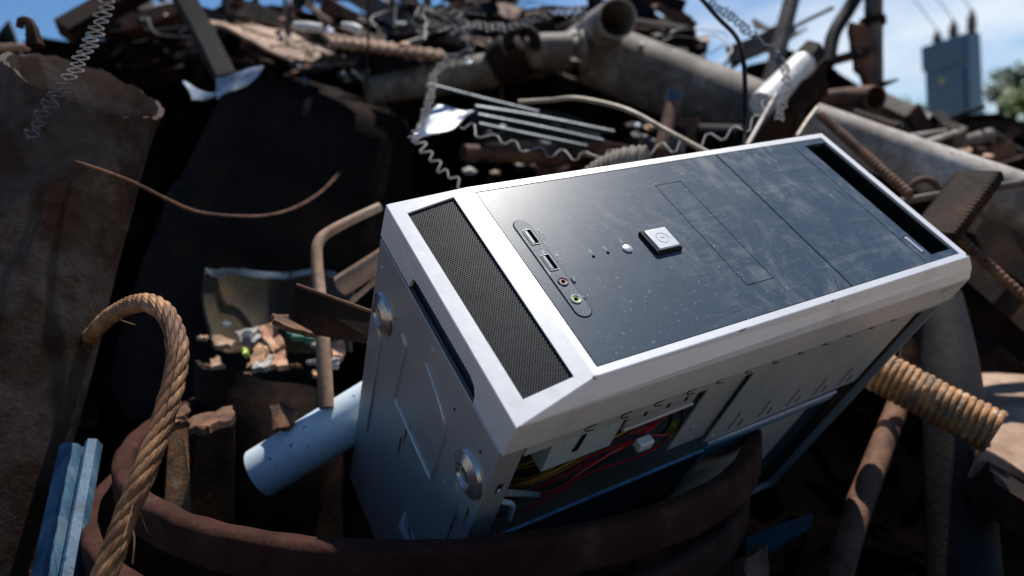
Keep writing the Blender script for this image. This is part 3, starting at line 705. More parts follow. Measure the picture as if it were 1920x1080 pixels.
b1 = MB().plate([(555, 534, .60), (681, 579, .62), (735, 598, .63), (735, 650, .62), (595, 627, .60), (546, 597, .595)], .004, .0008, 5)
rt = root('angle_bracket', P(620, 590, .6), 'rusty brown angle iron poking out left of the computer case', 'bracket')
build('web', b1, RUST, rt, smooth=False)
build('lower_leg', MB().plate([(511, 587, .585), (548, 590, .60), (595, 627, .605), (560, 618, .57), (514, 600, .57)], .004, .0006, 4), RUSTB, rt, smooth=False)
build('upper_edge', MB().tube([P(555, 534, .60), P(681, 579, .62), P(735, 598, .63)], .0016, 6), RUSTB, rt)
# torn can and rubble
rt = root('torn_can', P(510, 560, .95), 'torn open olive brown can with ragged upper edge', 'can')
build('wall', MB().sheet([[(383, 510, .93), (420, 506, 1.0), (500, 512, 1.05), (560, 508, 1.04), (660, 520, .98)], [(386, 560, .92), (420, 570, .99), (500, 575, 1.04), (560, 575, 1.03), (660, 580, .97)], [(398, 650, .91), (430, 655, .98), (500, 660, 1.02), (560, 660, 1.02), (660, 660, .96)]], .003, 40, 10, .006, .35, 3), OLIVE, rt)
build('torn_edge', MB().sheet([[(383, 506, .925), (420, 502, .99), (500, 509, 1.04), (560, 505, 1.03), (650, 518, .97)], [(384, 518, .92), (420, 516, .985), (500, 519, 1.035), (560, 517, 1.025), (650, 527, .965)]], .002, 50, 3, .008, .5, 5), STRIPB, rt)
build('torn_sheet', MB().sheet([[(367, 676, .78), (390, 693, .76), (440, 694, .75), (500, 712, .75), (577, 722, .77), (640, 740, .8)], [(372, 850, .77), (400, 850, .74), (440, 850, .73), (500, 850, .73), (577, 850, .75), (640, 850, .79)], [(380, 1060, .76), (400, 1060, .73), (440, 1060, .72), (500, 1060, .72), (577, 1060, .74), (640, 1060, .78)]], .005, 44, 16, .004, .06, 11), RUST, None, 'dark rusty steel sheet with a ragged lit top edge below the rubble', 'steel sheet')
RB = [
 ('broken_board', [(517, 602, .90), (532, 645, .86), (512, 660, .85), (492, 632, .87), (484, 612, .9)], PINKM, 'pinkish broken board with a nail hole beside the torn can', 'board'),
 ('broken_board', [(440, 622, .90), (486, 610, .91), (494, 630, .88), (470, 640, .87), (450, 640, .87)], GREYB, 'pale grey broken board end touching the pinkish board', 'board'),
 ('rubble_chip', [(486, 642, .84), (502, 650, .83), (488, 682, .80), (462, 690, .80), (470, 668, .82)], RUSTO, 'brown orange chip leaning below the boards', 'rubble chip'),
 ('rubble_chip', [(488, 664, .83), (515, 662, .83), (503, 686, .79), (472, 690, .79)], GREYB, 'flat grey chip lying on the ragged sheet', 'rubble chip'),
 ('rubble_chip', [(514, 662, .83), (535, 658, .83), (541, 684, .79), (505, 686, .79)], PINKM, 'orange tan chip right of the flat grey chip', 'rubble chip'),
 ('rubble_chip', [(393, 627, .90), (420, 632, .89), (443, 640, .88), (432, 648, .86), (402, 646, .86)], RUSTT, 'tan lump at the left inside the torn can', 'rubble chip'),
 ('rubble_chip', [(394, 672, .82), (412, 668, .83), (422, 684, .8), (400, 690, .79)], RUSTT, 'small tan lump behind the left end of the ragged sheet', 'rubble chip'),
 ('plastic_scrap', [(450, 655, .84), (463, 651, .84), (466, 659, .82), (455, 662, .82)], LIMEM, 'tiny lime green plastic scrap among the rubble', 'plastic scrap'),
 ('plastic_scrap', [(536, 618, .9), (590, 628, .88), (585, 634, .86), (548, 632, .86)], GREENM, 'dark green plastic scrap under the angle iron', 'plastic scrap'),
 ('broken_tile', [(621, 640, .80), (644, 638, .80), (642, 668, .77), (624, 666, .77)], PINKM, 'orange pink tile piece right of the bent rod', 'tile'),
 ('rubble_chip', [(622, 668, .77), (640, 669, .77), (634, 682, .74), (620, 676, .75)], GREYB, 'small pale chip under the orange pink tile', 'rubble chip'),
]
for nm, ol, mt, lb, ct in RB:
    build(nm, MB().plate(ol, .006, .0022, 4), mt, None, lb, ct, 'rubble in and around the torn can', smooth=False)
pipe('pipe_stub', [(640, 535, .82), (730, 478, .80)], 20, RUSTT, 'short tan pipe stub touching the left side of the computer case', 'pipe', wall=.002)
pipe('thin_rod', [(652, 572, .74), (716, 516, .73)], 5, RUSTT, 'short thin tan rod between the pipe stub and the angle iron', 'rod', n=8, seg=6)
# lower left
def channel():
    A, B = P(148, 829, .60), P(88, 1130, .50); ax = (B-A).normalized(); w = (RT-ax*RT.dot(ax)).normalized(); dd = ax.cross(w).normalized()
    if dd.dot(fw) < 0: dd = -dd
    s = .60/F; prof = [(-34, 0), (-22, -6), (-12, -8), (-4, 4), (0, 16), (6, 16), (10, 2), (16, -2), (30, 4), (33, 14), (33, 24), (-34, 26)]
    m_ = 30; vs = []; k = len(prof)
    for i in range(m_+1):
        c = A.lerp(B, i/m_)
        for x, z in prof: vs.append(c+w*(x*s)+dd*(z*s)+ax*((.003*mnoise.noise(Vector((x*.2, z*.1, 4)))) if i == 0 else 0))
    fs = [(i*k+j, i*k+(j+1) % k, (i+1)*k+(j+1) % k, (i+1)*k+j) for i in range(m_) for j in range(k)]+[tuple(range(k)), tuple(m_*k+j for j in range(k))]
    build('steel_channel', MB().add(vs, fs), BLUED, None, 'blue painted steel channel standing upright in the lower left corner', 'steel channel', sharp=25)
channel()
pipe('painted_pipe', [(488, 887, .700), (575, 834, .700), (740, 733, .700)], [48, 48, 48], BLUEP, 'pale blue painted pipe with rust chips sticking out below the computer case', 'pipe', wall=.002, n=56, seg=24)
build('torn_plate', MB().plate([(350, 788, .66), (392, 772, .70), (436, 760, .70), (441, 776, .68), (420, 790, .66), (392, 800, .64), (383, 806, .64), (366, 798, .65), (354, 806, .65)], .006, .002, 3), RUSTB, None, 'small torn brown plate lying flat right of the rope', 'steel plate', smooth=False)
build('torn_plate', MB().plate([(327, 776, .64), (348, 757, .66), (356, 772, .65), (346, 778, .64), (350, 790, .64), (330, 792, .63)], .006, .002, 3), RUSTB, None, 'tiny jagged brown plate touching the rope', 'steel plate', smooth=False)
build('rusty_post', MB().plate([(318, 812, .68), (352, 800, .69), (358, 1010, .67), (300, 1010, .66)], .02, .001, 4), RUSTO, None, 'flaking rusty upright strip behind the rope', 'post', smooth=False)
build('dark_post', MB().plate([(352, 806, .72), (438, 778, .73), (440, 1060, .70), (350, 1060, .69)], .03, .001, 4), RUST, None, 'dark brown upright plate behind the topmost hoop', 'post', smooth=False)
build('toothed_strip', MB().plate([(228, 858, .60), (233, 862, .6), (229, 868, .6), (234, 872, .6), (230, 878, .6), (234, 884, .6), (228, 890, .6), (224, 870, .6)], .004), GALV, None, 'small pale toothed strip left of the rope', 'metal strip', smooth=False)
build('torn_plate', MB().plate([(505, 760, .70), (535, 752, .70), (556, 770, .69), (540, 800, .68), (512, 806, .68)], .006, .002, 3), RUSTB, None, 'brown flake plate behind the end of the pale blue pipe', 'steel plate', smooth=False)
# ------------------------------------------------------------------ right of the case
threaded('threaded_bar', (1630, 686, .745), (1868, 812, .68), 41, 12.2, .10, RUSTO, 'thick rusty threaded bar jutting out at the right under the case', 'threaded bar', wobble=.001)
build('stone_slab', MB().sheet([[(1790, 690, 1.05), (1940, 672, 1.05)], [(1800, 770, .86), (1960, 770, .86)], [(1835, 850, .72), (2010, 925, .70)]], .03, 12, 10, .006, 0, 4), RUSTT, None, 'tan weathered slab lying in the sun at the right edge', 'slab')
build('stone_slab', MB().sheet([[(1850, 862, .72), (1990, 940, .70)], [(1862, 905, .66), (1990, 985, .64)]], .03, 12, 6, .004, 0, 5), RUST, None, 'dark lower slab under the tan one at the right edge', 'slab')
pipe('dark_pipe', [(1755, 560, .86), (1775, 660, .82), (1790, 800, .78), (1810, 1120, .72)], [44, 52, 57, 64], DARKP, 'dark grey upright pipe in the shade behind the threaded bar', 'pipe', n=40)
pipe('long_rod', [(1712, 640, .88), (1690, 740, .85), (1645, 860, .76), (1600, 980, .69), (1560, 1120, .63)], [18, 20, 23, 25, 27], RUSTB, 'brown rod slanting down from the threaded bar to the bottom edge', 'rod', n=24)
build('blue_sheet', MB().plate([(1398, 1008, .56), (1450, 985, .57), (1522, 962, .58), (1522, 988, .575), (1447, 1034, .55), (1400, 1042, .55)], .004, .001, 3), BLUES, None, 'blue painted sheet fragment at the bottom right of the hoops', 'sheet', smooth=False)
build('rust_plate', MB().plate([(1398, 1050, .52), (1422, 1034, .53), (1440, 1020, .54), (1443, 1110, .52), (1395, 1110, .51)], .01, .001, 4), RUSTB, None, 'small brown plate in front of the blue sheet fragment', 'steel plate', smooth=False)
build('rust_plate', MB().plate([(1515, 1003, .60), (1552, 1050, .60), (1560, 1110, .6), (1480, 1110, .6)], .01, .001, 4), RUST, None, 'pointed dark red plate beside the blue sheet fragment', 'steel plate', smooth=False)
pipe('steel_pipe', [(1520, 232, 1.06), (1700, 300, 1.0), (1990, 405, .92)], [40, 46, 54], PALEP, 'long pale grey pipe running to the right edge behind the case', 'pipe', wall=.004, n=48)
threaded('rebar', (1538, 215, .98), (1706, 366, .84), 9.5, 10, .28, RUSTB, 'ribbed rebar leaning against the pale pipe above the case corner', 'rebar', n=20)
threaded('rebar', (1796, 444, .80), (1945, 580, .74), 10, 11, .28, RUSTB, 'ribbed rebar below the rusty stud at the right edge', 'rebar', n=20)
threaded('rusty_stud', (1836, 330, .80), (1750, 444, .76), 42, 11, .12, RUST, 'short dark rusty stud with threads and a cut end above the case corner', 'stud', n=48, square=.30)
pipe('thin_pipe', [(1680, 380, .86), (1770, 364, .88), (1860, 352, .90), (1960, 334, .92)], 7.5, GREYP, 'thin grey pipe crossing behind the rusty stud', 'pipe', n=12)
mb = MB().tube([P(1733+32*math.cos(math.radians(a)), 372-36*math.sin(math.radians(a)), .92) for a in range(-20, 201, 8)], .0045, 10); build('pipe_ring', mb, RUSTB, None, 'brown half ring sticking up beside the ribbed rebar', 'ring')
pipe('rust_beam', [(1790, 500, .92), (1960, 650, .86)], 46, RUST, 'dark rusty beam in the shade right of the case corner', 'beam', n=4, seg=4)
build('rust_plate', MB().plate([(1760, 412, 1.0), (1960, 345, 1.02), (1960, 560, .96), (1830, 470, .96)], .01, .002, 4), RUST, None, 'dark brown plate below the thin grey pipe at the right edge', 'steel plate', smooth=False)
build('rust_plate', MB().plate([(1780, 560, .98), (1960, 640, .95), (1960, 700, .92), (1800, 690, .95)], .01, .002, 4), RUST, None, 'dark plate between the rusty beam and the tan slab', 'steel plate', smooth=False)
build('rust_plate', MB().plate([(1545, 112, 1.19), (1553, 175, 1.20), (1500, 215, 1.21), (1480, 275, 1.23), (1400, 300, 1.24), (1445, 215, 1.22), (1505, 150, 1.20)], .012, .003, 4), RUST, None, 'dark brown bent plate under the white pipe stub', 'steel plate', smooth=False)
# ------------------------------------------------------------------ behind the case
pipe('large_pipe', [(1118, 103, 1.62), (1280, 166, 1.55), (1480, 245, 1.45)], [60, 62, 66], GREYP, 'large weathered grey pipe sloping down behind the case', 'pipe', wall=.005, n=56)
pipe('open_pipe', [(1158, 34, 1.42), (1130, 52, 1.55), (1085, 88, 1.75)], [37, 37, 37], PALEP, 'open ended pipe facing forward above the large grey pipe', 'pipe', wall=.004, n=40)
pipe('side_pipe', [(690, 172, 1.50), (800, 152, 1.55), (945, 128, 1.6)], [26, 30, 34], GREYP, 'grey brown pipe running left from the coupling', 'pipe', n=32)
rt = root('pipe_coupling', P(1000, 100, 1.58), 'round rusty coupling joining the two big pipes', 'coupling')
def lathe2(a, b, prof, parent, mt, nm):
    A, B = P(*a), P(*b); d = (a[2]+b[2])/2
    build(nm, MB().tube([A.lerp(B, t) for t, _ in prof], [r*d/F for _, r in prof], 36), mt, parent, sharp=30)
lathe2((925, 128, 1.58), (985, 95, 1.56), [(0, 30), (.1, 44), (.55, 46), (.6, 40), (.9, 38), (1, 30)], rt, RUST, 'flange')
lathe2((985, 98, 1.56), (1098, 96, 1.56), [(0, 26), (.12, 34), (.75, 34), (.8, 26), (.86, 26), (.9, 38), (1, 38)], rt, GREYP, 'body')
mb = MB().tube([P(978+26*math.cos(a), 78+24*math.sin(a), 1.50) for a in [math.radians(q) for q in range(150, 400, 10)]], .012, 10); build('yoke', mb, RUST, rt)
build('bent_sheet', MB().sheet([[(404, 27, 1.78), (440, 30, 1.78), (525, 58, 1.74), (630, 101, 1.70)], [(392, 33, 1.62), (440, 49, 1.62), (515, 79, 1.58), (596, 106, 1.56)], [(392, 40, 1.52), (450, 66, 1.50), (520, 100, 1.48), (550, 115, 1.46)]], .006, 24, 10, .01, 0, 7), RUSTT, None, 'tan rusty sheet lying flat in the sun at the top of the pile', 'steel sheet')
# ladder rail
rt = root('slotted_rail', P(715, 85, 1.6), 'tan slotted rail lying across the top of the pile', 'rail')
A1, A2 = P(605, 66, 1.62), P(832, 101, 1.56); B1, B2 = P(622, 82, 1.50), P(838, 110, 1.46)
for a, b in ((A1, A2), (B1, B2)): build('rail_edge', MB().tube([a, b], .006, 8), RUSTT, rt)
for k in range(13):
    t = (k+.5)/13; build('rung', MB().tube([A1.lerp(A2, t), B1.lerp(B2, t)], .0095, 6), RUSTT, rt)
# foil, profiles, rods
build('foil_sheet', MB().sheet([[(772, 262, 1.0), (790, 232, 1.06), (815, 198, 1.12)], [(800, 252, 1.0), (830, 228, 1.06), (850, 204, 1.1)], [(850, 240, 1.02), (875, 222, 1.05), (893, 206, 1.08)]], .002, 12, 12, .010, 0, 2), SHINY, None, 'crumpled shiny foil sheet hanging on the fence wire', 'foil')
PR = [([(893, 203, 1.06), (1010, 222, 1.08), (1150, 250, 1.10)], 8), ([(898, 218, 1.04), (1020, 242, 1.06), (1130, 266, 1.08)], 7), ([(805, 160, 1.10), (900, 185, 1.12), (1010, 212, 1.14)], 6), ([(900, 235, 1.03), (1000, 256, 1.05), (1100, 276, 1.07)], 7)]
PLB = ['upper of the shiny bluish strips fanned out behind the fence wire', 'middle of the shiny bluish strips fanned out behind the fence wire', 'shiny narrow strip ending at the twisted fence wire', 'lowest of the shiny bluish strips fanned out behind the fence wire']
for (pp, w_), lb in zip(PR, PLB):
    q = spline([P(*a) for a in pp], 14); s_ = w_*1.06/F
    mb = MB(); vs = []
    prof = [(-1, 0), (-.8, -.5), (-.1, -.7), (0, -.2), (.1, -.7), (.8, -.5), (1, 0), (0, .5)]
    for c in q:
        for x, y in prof: vs.append(c+UP*(-y*s_*.9)+fw*(x*s_*2.2))
    k = len(prof); mb.add(vs, [(i*k+j, i*k+(j+1) % k, (i+1)*k+(j+1) % k, (i+1)*k+j) for i in range(14) for j in range(k)]+[tuple(range(k)), tuple(14*k+j for j in range(k))])
    build('metal_strip', mb, STRIPB, None, lb, 'metal strip', 'shiny metal strips behind the case', sharp=25)
pipe('thin_rod', [(972, 191, .95), (1030, 188, .94), (1075, 184, .93), (1130, 193, .92), (1185, 210, .90), (1250, 245, .88), (1330, 288, .86)], 4.5, BRASS, 'long bent dull brass coloured rod above the case', 'rod', n=10, seg=40)
rt = root('capped_rod', P(1250, 230, 1.1), 'short brown rod with a dark blue cap before the large grey pipe', 'rod')
pipe('rod', [(1262, 190, 1.12), (1238, 285, 1.08)], 13, RUSTB, parent=rt, n=16)
pipe('cap', [(1266, 172, 1.12), (1260, 198, 1.12)], [13, 15], CAPB, parent=rt, n=16)
pipe('black_cable', [(1300, -20, .86), (1345, 32, .86), (1378, 66, .85), (1392, 100, .84), (1397, 160, .83), (1397, 230, .82), (1394, 300, .80)], 4.3, BLACKM, 'black cable hanging down to the upper edge of the case', 'cable', n=10, seg=40)
pipe('thin_rod', [(1400, 274, .80), (1425, 230, .86), (1455, 176, .94)], 4.5, PALEP, 'thin white rod standing behind the upper edge of the case', 'rod', n=10)
pipe('thin_rod', [(1494, 256, .92), (1512, 228, .97), (1531, 203, 1.0)], 4, BRASS, 'short tan rod leaning on the end of the pale pipe', 'rod', n=8)
rt = root('white_pipe', P(1480, 140, 1.3), 'white pipe stub with a rusty end pointing up at the sky', 'pipe')
pipe('tube', [(1428, 196, 1.26), (1512, 112, 1.36)], 25, WHITEM, parent=rt)
pipe('end_cap', [(1507, 117, 1.35), (1522, 97, 1.37)], 25, RUST, parent=rt, n=6)
pipe('steel_beam', [(1492, -30, 2.1), (1466, 70, 2.05), (1436, 190, 2.0)], 15, GREYP, 'straight grey beam leaning against the sky', 'beam', n=4)
pipe('curved_bar', [(1620, -30, 1.9), (1590, 20, 1.9), (1563, 65, 1.88), (1552, 120, 1.85)], 13, BLACKM, 'black curved bar rising to the sky left of the post', 'bar', n=12)
pipe('cross_bar', [(1530, 122, 1.85), (1570, 112, 1.86), (1625, 96, 1.9)], 9, RUST, 'short dark bar joining the curved bar to the post', 'bar', n=8)
rt = root('steel_post', P(1640, 180, 1.95), 'grey brown upright post with a ragged bracket at the right', 'post')
pipe('shaft', [(1638, -30, 1.95), (1638, 90, 1.95), (1640, 240, 1.95)], 17, GREYP, parent=rt, n=8)
pipe('collar', [(1636, 34, 1.95), (1637, 48, 1.95)], 23, RUST, parent=rt, n=12)
build('bracket', MB().plate([(1597, 40, 1.9), (1618, 44, 1.9), (1630, 70, 1.9), (1642, 110, 1.9), (1640, 165, 1.9), (1622, 150, 1.9), (1606, 128, 1.9), (1600, 90, 1.9)], .02, .006, 3), RUSTB, rt, smooth=False)
pipe('spike', [(1650, 160, 1.9), (1684, 149, 1.85)], [7, 2], RUST, parent=rt, n=8)
pipe('rusty_pipe', [(1545, 186, 1.55), (1600, 183, 1.5), (1642, 184, 1.44)], [16, 20, 24], RUSTB, 'short rusty pipe with its open end beside the post', 'pipe', wall=.004, n=28)
pipe('rusty_pipe', [(1600, 220, 1.40), (1680, 246, 1.34)], [16, 16], RUST, 'dark rusty pipe lying just above the pale grey pipe', 'pipe', n=20)
pipe('box_beam', [(1640, 190, 1.75), (1720, 228, 1.68), (1800, 262, 1.6)], 22, GREYP, 'bluish grey square beam sloping down before the blue cabinet', 'beam', n=4)
pipe('metal_tube', [(1690, 258, 1.3), (1772, 246, 1.36)], 5, PALEP, 'upper pale thin tube lying beneath the blue cabinet', 'tube', n=8)
pipe('metal_tube', [(1722, 272, 1.25), (1795, 248, 1.34)], 6, PALEP, 'lower pale thin tube lying beneath the blue cabinet', 'tube', n=8)
build('rust_plate', MB().plate([(1748, 214, 1.6), (1768, 206, 1.66), (1800, 236, 1.6), (1786, 246, 1.54)], .02, .004, 3), RUST, None, 'dark red rusty chunk below the blue cabinet', 'steel plate', smooth=False)
# ribbed hose behind the top edge
def hose():
    pts = spline([P(*q) for q in ((1080, 368, .88), (1125, 332, .86), (1175, 312, .84), (1212, 312, .83))], 90)
    r = [(26+10*i/90)*.86/F for i in range(91)]
    build('ribbed_hose', MB().tube(pts, r, 28, rf=lambda s, th, rr: rr*(1+.08*math.sin(s*2*math.pi/.0062)), wall=0), GREYP, None, 'ribbed grey hose end peeking over the upper edge of the case', 'hose', sharp=70)
hose()
# fence wire
def zigzag(pts, amp, per, label, r=.0012, ph=0, mt=None):
    q = spline([P(*a) for a in pts], 160); d = sum(a[2] for a in pts)/len(pts)
    L = [0]
    for a, b in zip(q, q[1:]): L.append(L[-1]+(b-a).length)
    A_ = amp*d/F; p_ = per*d/F; out = []; n_ = int(L[-1]/p_*2)+1; j = 0
    for k in range(n_):
        s = min(L[-1]-1e-6, k*p_/2)
        while L[j+1] < s: j += 1
        u = (s-L[j])/(L[j+1]-L[j]); c = q[j].lerp(q[j+1], u); t = (q[j+1]-q[j]).normalized()
        nrm = t.cross(fw).normalized(); nrm = (nrm+fw*.5).normalized()
        sg = 1 if (k+ph) % 2 else -1
        cc = c+nrm*(A_*sg*random.uniform(.45, 1.25))+t*p_*random.uniform(-.12, .12)
        out.append(cc-t*p_*.10); out.append(cc+t*p_*.10)
    return build('fence_wire', MB().tube(out, r, 8), mt or WIREM, None, label, 'wire', 'zigzag wires pulled from a chain link fence', sharp=80)
zigzag([(786, 266, .92), (815, 305, .9), (872, 352, .88)], 9, 27, 'short zigzag fence wire hanging from the foil to the case')
zigzag([(868, 232, .95), (905, 250, .94), (960, 268, .93), (1040, 290, .92), (1130, 288, .91), (1210, 284, .9), (1300, 266, .9), (1400, 236, .9), (1440, 190, .92)], 11, 46, 'long zigzag fence wire strung along the upper edge of the case')
TW = ['twisted zigzag fence wire hanging at the left of the shiny strips', 'twisted zigzag fence wire hanging at the right above the case', 'zigzag fence wire draped over the top of the pile']
for k in range(2): zigzag([(890, 95, 1.12), (848, 110, 1.1), (815, 140, 1.06), (806, 185, 1.02), (790, 235, .98), (772, 268, .95)], 8, 22, TW[0], ph=k, mt=WIRED)
for k in range(2): zigzag([(1458, 225, .92), (1474, 170, .95), (1468, 120, .98), (1430, 84, 1.0), (1390, 48, 1.02), (1330, 0, 1.05)], 8, 20, TW[1], ph=k, mt=WIRED)
for k in range(3): zigzag([(846, 20, 1.4), (880, 46, 1.4), (960, 50, 1.38), (1040, 24, 1.36), (1110, 18+8*k, 1.34)], 8+2*k, 24, TW[2], ph=k, mt=WIRED)
for k in range(2): zigzag([(212+k*13-14, -10, .72), (188+k*12-14, 60, .69), (160+k*12-14, 110, .66), (136+k*10-12, 150, .64), (95+k*10-12, 205, .63), (62+k*9-12, 262, .62)], 9, 21, 'zigzag fence wire of the strand hanging over the big rusty drum', ph=k, r=.0008, mt=WIRED)
# foil bits left
build('foil_sheet', MB().sheet([[(352, 150, 1.1), (366, 158, 1.1), (378, 172, 1.1)], [(356, 180, 1.06), (380, 182, 1.06), (398, 178, 1.06)], [(358, 192, 1.05), (380, 192, 1.05), (396, 186, 1.05)]], .002, 8, 8, .008, 0, 8), GALV, None, 'small bent galvanised scrap against the dark tank', 'foil')
build('foil_sheet', MB().sheet([[(405, 146, 1.12), (440, 138, 1.12), (498, 126, 1.14)], [(400, 170, 1.1), (440, 155, 1.1), (490, 138, 1.12)], [(408, 188, 1.08), (430, 172, 1.08), (470, 150, 1.1)]], .002, 10, 8, .010, 0, 9), GALV, None, 'torn galvanised strip in front of the top of the dark tank', 'foil')
pipe('white_bottle', [(552, 49, 1.5), (575, 50, 1.5), (604, 54, 1.5)], [8, 9, 8], WHITEM, 'left of two white tubes painted for glints at the top of the pile', 'tube', n=14)  # white colour stands in for two glints on the pile
pipe('white_bottle', [(641, 48, 1.5), (655, 50, 1.5), (676, 58, 1.5)], [6, 9, 8], WHITEM, 'right of two white tubes painted for glints at the top of the pile', 'tube', n=14)
pipe('dark_beam', [(120, 60, 1.5), (190, 20, 1.55), (300, -40, 1.6)], 26, RUST, 'dark beam slanting up to the left corner of the sky', 'beam', n=4)
pipe('dark_beam', [(330, -30, 1.35), (380, 60, 1.33), (425, 150, 1.3)], 24, BLACKM, 'black beam leaning down left of the tan sheet', 'beam', n=4)
pipe('timber', [(-30, 90, 1.4), (52, 88, 1.4)], 7, RUSTT, 'tan timber end at the left edge under the sky', 'timber', n=6)
# ------------------------------------------------------------------ loose clutter at the top of the pile
random.seed(21)
def bar(pts, prof):
    # a straight or bent bar of any cross-section (prof in metres: across, deep)
    m_ = len(pts); k_ = len(prof); vs = []
    for i in range(m_):
        t_ = (pts[min(m_-1, i+1)]-pts[max(0, i-1)]).normalized(); a_ = (UP-t_*UP.dot(t_)).normalized(); b_ = t_.cross(a_)
        for x, z in prof: vs.append(pts[i]+a_*x+b_*z)
    return MB().add(vs, [(i*k_+j, i*k_+(j+1) % k_, (i+1)*k_+(j+1) % k_, (i+1)*k_+j) for i in range(m_-1) for j in range(k_)]+[tuple(range(k_)), tuple((m_-1)*k_+j for j in range(k_))])
TOPG = 'scrap tangled at the top of the pile'
def clutter(k, x0, x1, y0, y1, d0, d1):
    px, py, d = random.uniform(x0, x1), random.uniform(y0, y1), random.uniform(d0, d1)
    typ = random.random(); s = random.uniform(25, 120); a = random.uniform(-.55, .55)+(random.choice((-1, 1))*1.1 if random.random() < .22 else 0)
    c_, s_ = math.cos(a), math.sin(a); pick = random.random(); tilt = random.uniform(-.2, .2)
    ends = [(px-s*c_, py-s*s_, d-tilt), (px+s*c_, py+s*s_, d+tilt)]
    mt, ad = [(RUST, 'dark rusty'), (RUST, 'dark rusty'), (GREYP, 'dull grey'), (BLACKM, 'black'), (RUSTB, 'brown rusty'), (RUST, 'dark rusty')][int(pick*6)]
    if typ < .28:
        bend = random.uniform(-22, 22)
        pipe('scrap_wire', [ends[0], (px-s*.3*c_+bend*.7*s_, py-s*.3*s_-bend*.7*c_, d-.02), (px+s*.3*c_+bend*s_, py+s*.3*s_-bend*c_, d-.03), ends[1]], random.uniform(1.5, 4), mt, ad+' bent wire in the tangle at the top of the pile', 'scrap wire', n=8, seg=20, group='bent wires tangled at the top of the pile')
    elif typ < .46:
        pipe('scrap_pipe', ends, random.uniform(6, 16), mt, ad+' pipe in the tangle at the top of the pile', 'scrap pipe', wall=.004, n=18, seg=6, group='pipes tangled at the top of the pile')
    elif typ < .80:
        w_ = random.uniform(.008, .03); th_ = .005
        q = spline([P(*e) for e in ends], 8); bd = random.uniform(-.03, .03)
        q = [p_+UP*bd*math.sin(math.pi*i/8) for i, p_ in enumerate(q)]
        prof = [(-w_, 0), (w_, 0), (w_, th_), (-w_+th_, th_), (-w_+th_, w_*1.6), (-w_, w_*1.6)] if random.random() < .5 else [(-w_, -th_), (w_, -th_), (w_, th_), (-w_, th_)]
        ang = len(prof) == 6
        build('angle_iron' if ang else 'flat_bar', bar(q, prof), mt, None, ad+(' angle iron' if ang else ' flat bar')+' in the tangle at the top of the pile', 'angle iron' if ang else 'flat bar', ('angle irons' if ang else 'flat bars')+' tangled at the top of the pile', smooth=False)
    else:
        mt, ad = [(RUST, 'dark rusty'), (RUST, 'dark rusty'), (RUSTB, 'brown rusty'), (GALV, 'galvanised'), (GALV, 'galvanised'), (SHINY, 'shiny')][int(pick*6)]
        h = random.uniform(6, 22); s *= .55
        if mt in (GALV, SHINY): s = min(s, 26)*.55; h *= .4
        rows = []
        for q in range(3):
            t = q-1
            rows.append([(px-s*c_+t*h*s_*.5, py-s*s_+t*h+random.uniform(-3, 3), d-t*.05), (px+t*h*s_, py+t*h+random.uniform(-5, 5), d+random.uniform(-.03, .03)-t*.05), (px+s*c_+t*h*s_*.5, py+s*s_+t*h*.8+random.uniform(-3, 3), d+random.uniform(-.05, .05)-t*.05)])
        build('scrap_sheet', MB().sheet(rows, .004, 12, 8, .006, .05, k), mt, None, ad+' bent sheet in the tangle at the top of the pile', 'scrap sheet', group='bent sheets tangled at the top of the pile')
for q in range(80):                                                 # fine litter lying in the gaps
    bx_ = [(880, 1300, 225, 330, 1.05, 1.4), (1560, 1900, 240, 300, 1.3, 2.0), (300, 1400, 20, 150, 1.5, 1.9), (380, 640, 600, 700, .84, .95)][[0, 0, 1, 2, 2, 3][q % 6]]
    x, y, d = random.uniform(*bx_[0:2]), random.uniform(*bx_[2:4]), random.uniform(*bx_[4:6]); w_, h_ = random.uniform(4, 14), random.uniform(2, 6)
    build('scrap_chip', MB().plate([(x-w_, y+random.uniform(-2, 2), d), (x+random.uniform(-3, 3), y-h_, d+.03), (x+w_, y+random.uniform(-3, 3), d+.02), (x+w_*.6, y+h_, d-.02), (x-w_*.5, y+h_*.8, d-.02)], .004, .001, 3), random.choice((RUSTB, RUST, RUSTT, GALV, GREYB, BLACKM, RUSTO)), None, 'little broken chip among the litter in the gaps of the pile', 'scrap chip', 'litter in the gaps of the pile', smooth=False)
for q in range(26):                                                 # snarls of thin wire
    bx_ = [(240, 480, 15, 110), (480, 940, 0, 120), (860, 1300, -5, 110), (1560, 1700, 225, 275)][[0, 1, 1, 2, 2, 3, 0, 1][q % 8]]
    x, y = random.uniform(*bx_[0:2]), random.uniform(*bx_[2:4]); d = random.uniform(1.5, 1.9); rr_ = random.uniform(22, 60)
    ang = random.uniform(0, 6); pts = []
    for j in range(16):
        ang += random.uniform(.3, 1.1); rad = rr_*random.uniform(.4, 1.1)
        pts.append((x+rad*1.5*math.cos(ang), y+rad*.7*math.sin(ang), d+random.uniform(-.06, .06)))
    mt, ad = [(WIRED, 'dark grey'), (RUST, 'dark rusty'), (RUSTB, 'brown rusty'), (WIREM, 'pale grey')][[0, 1, 2, 0, 3][q % 5]]
    pipe('wire_snarl', pts, random.uniform(.9, 1.8), mt, ad+' snarl of thin wire in the tangle at the top of the pile', 'wire snarl', n=6, seg=110, group='wire snarls tangled at the top of the pile')
k = 0
for cnt, box in ((36, (220, 480, 15, 140, 1.7, 2.4)), (70, (460, 960, 5, 150, 1.75, 2.5)), (50, (840, 1270, 0, 150, 1.8, 2.5)), (7, (1300, 1470, -10, 190, 1.9, 2.4)), (18, (1560, 1900, 250, 310, 1.5, 2.4)), (10, (-30, 130, 110, 180, 1.5, 1.9)), (18, (880, 1300, 240, 330, 1.25, 1.5))):
    for q in range(cnt): clutter(k, *box); k += 1
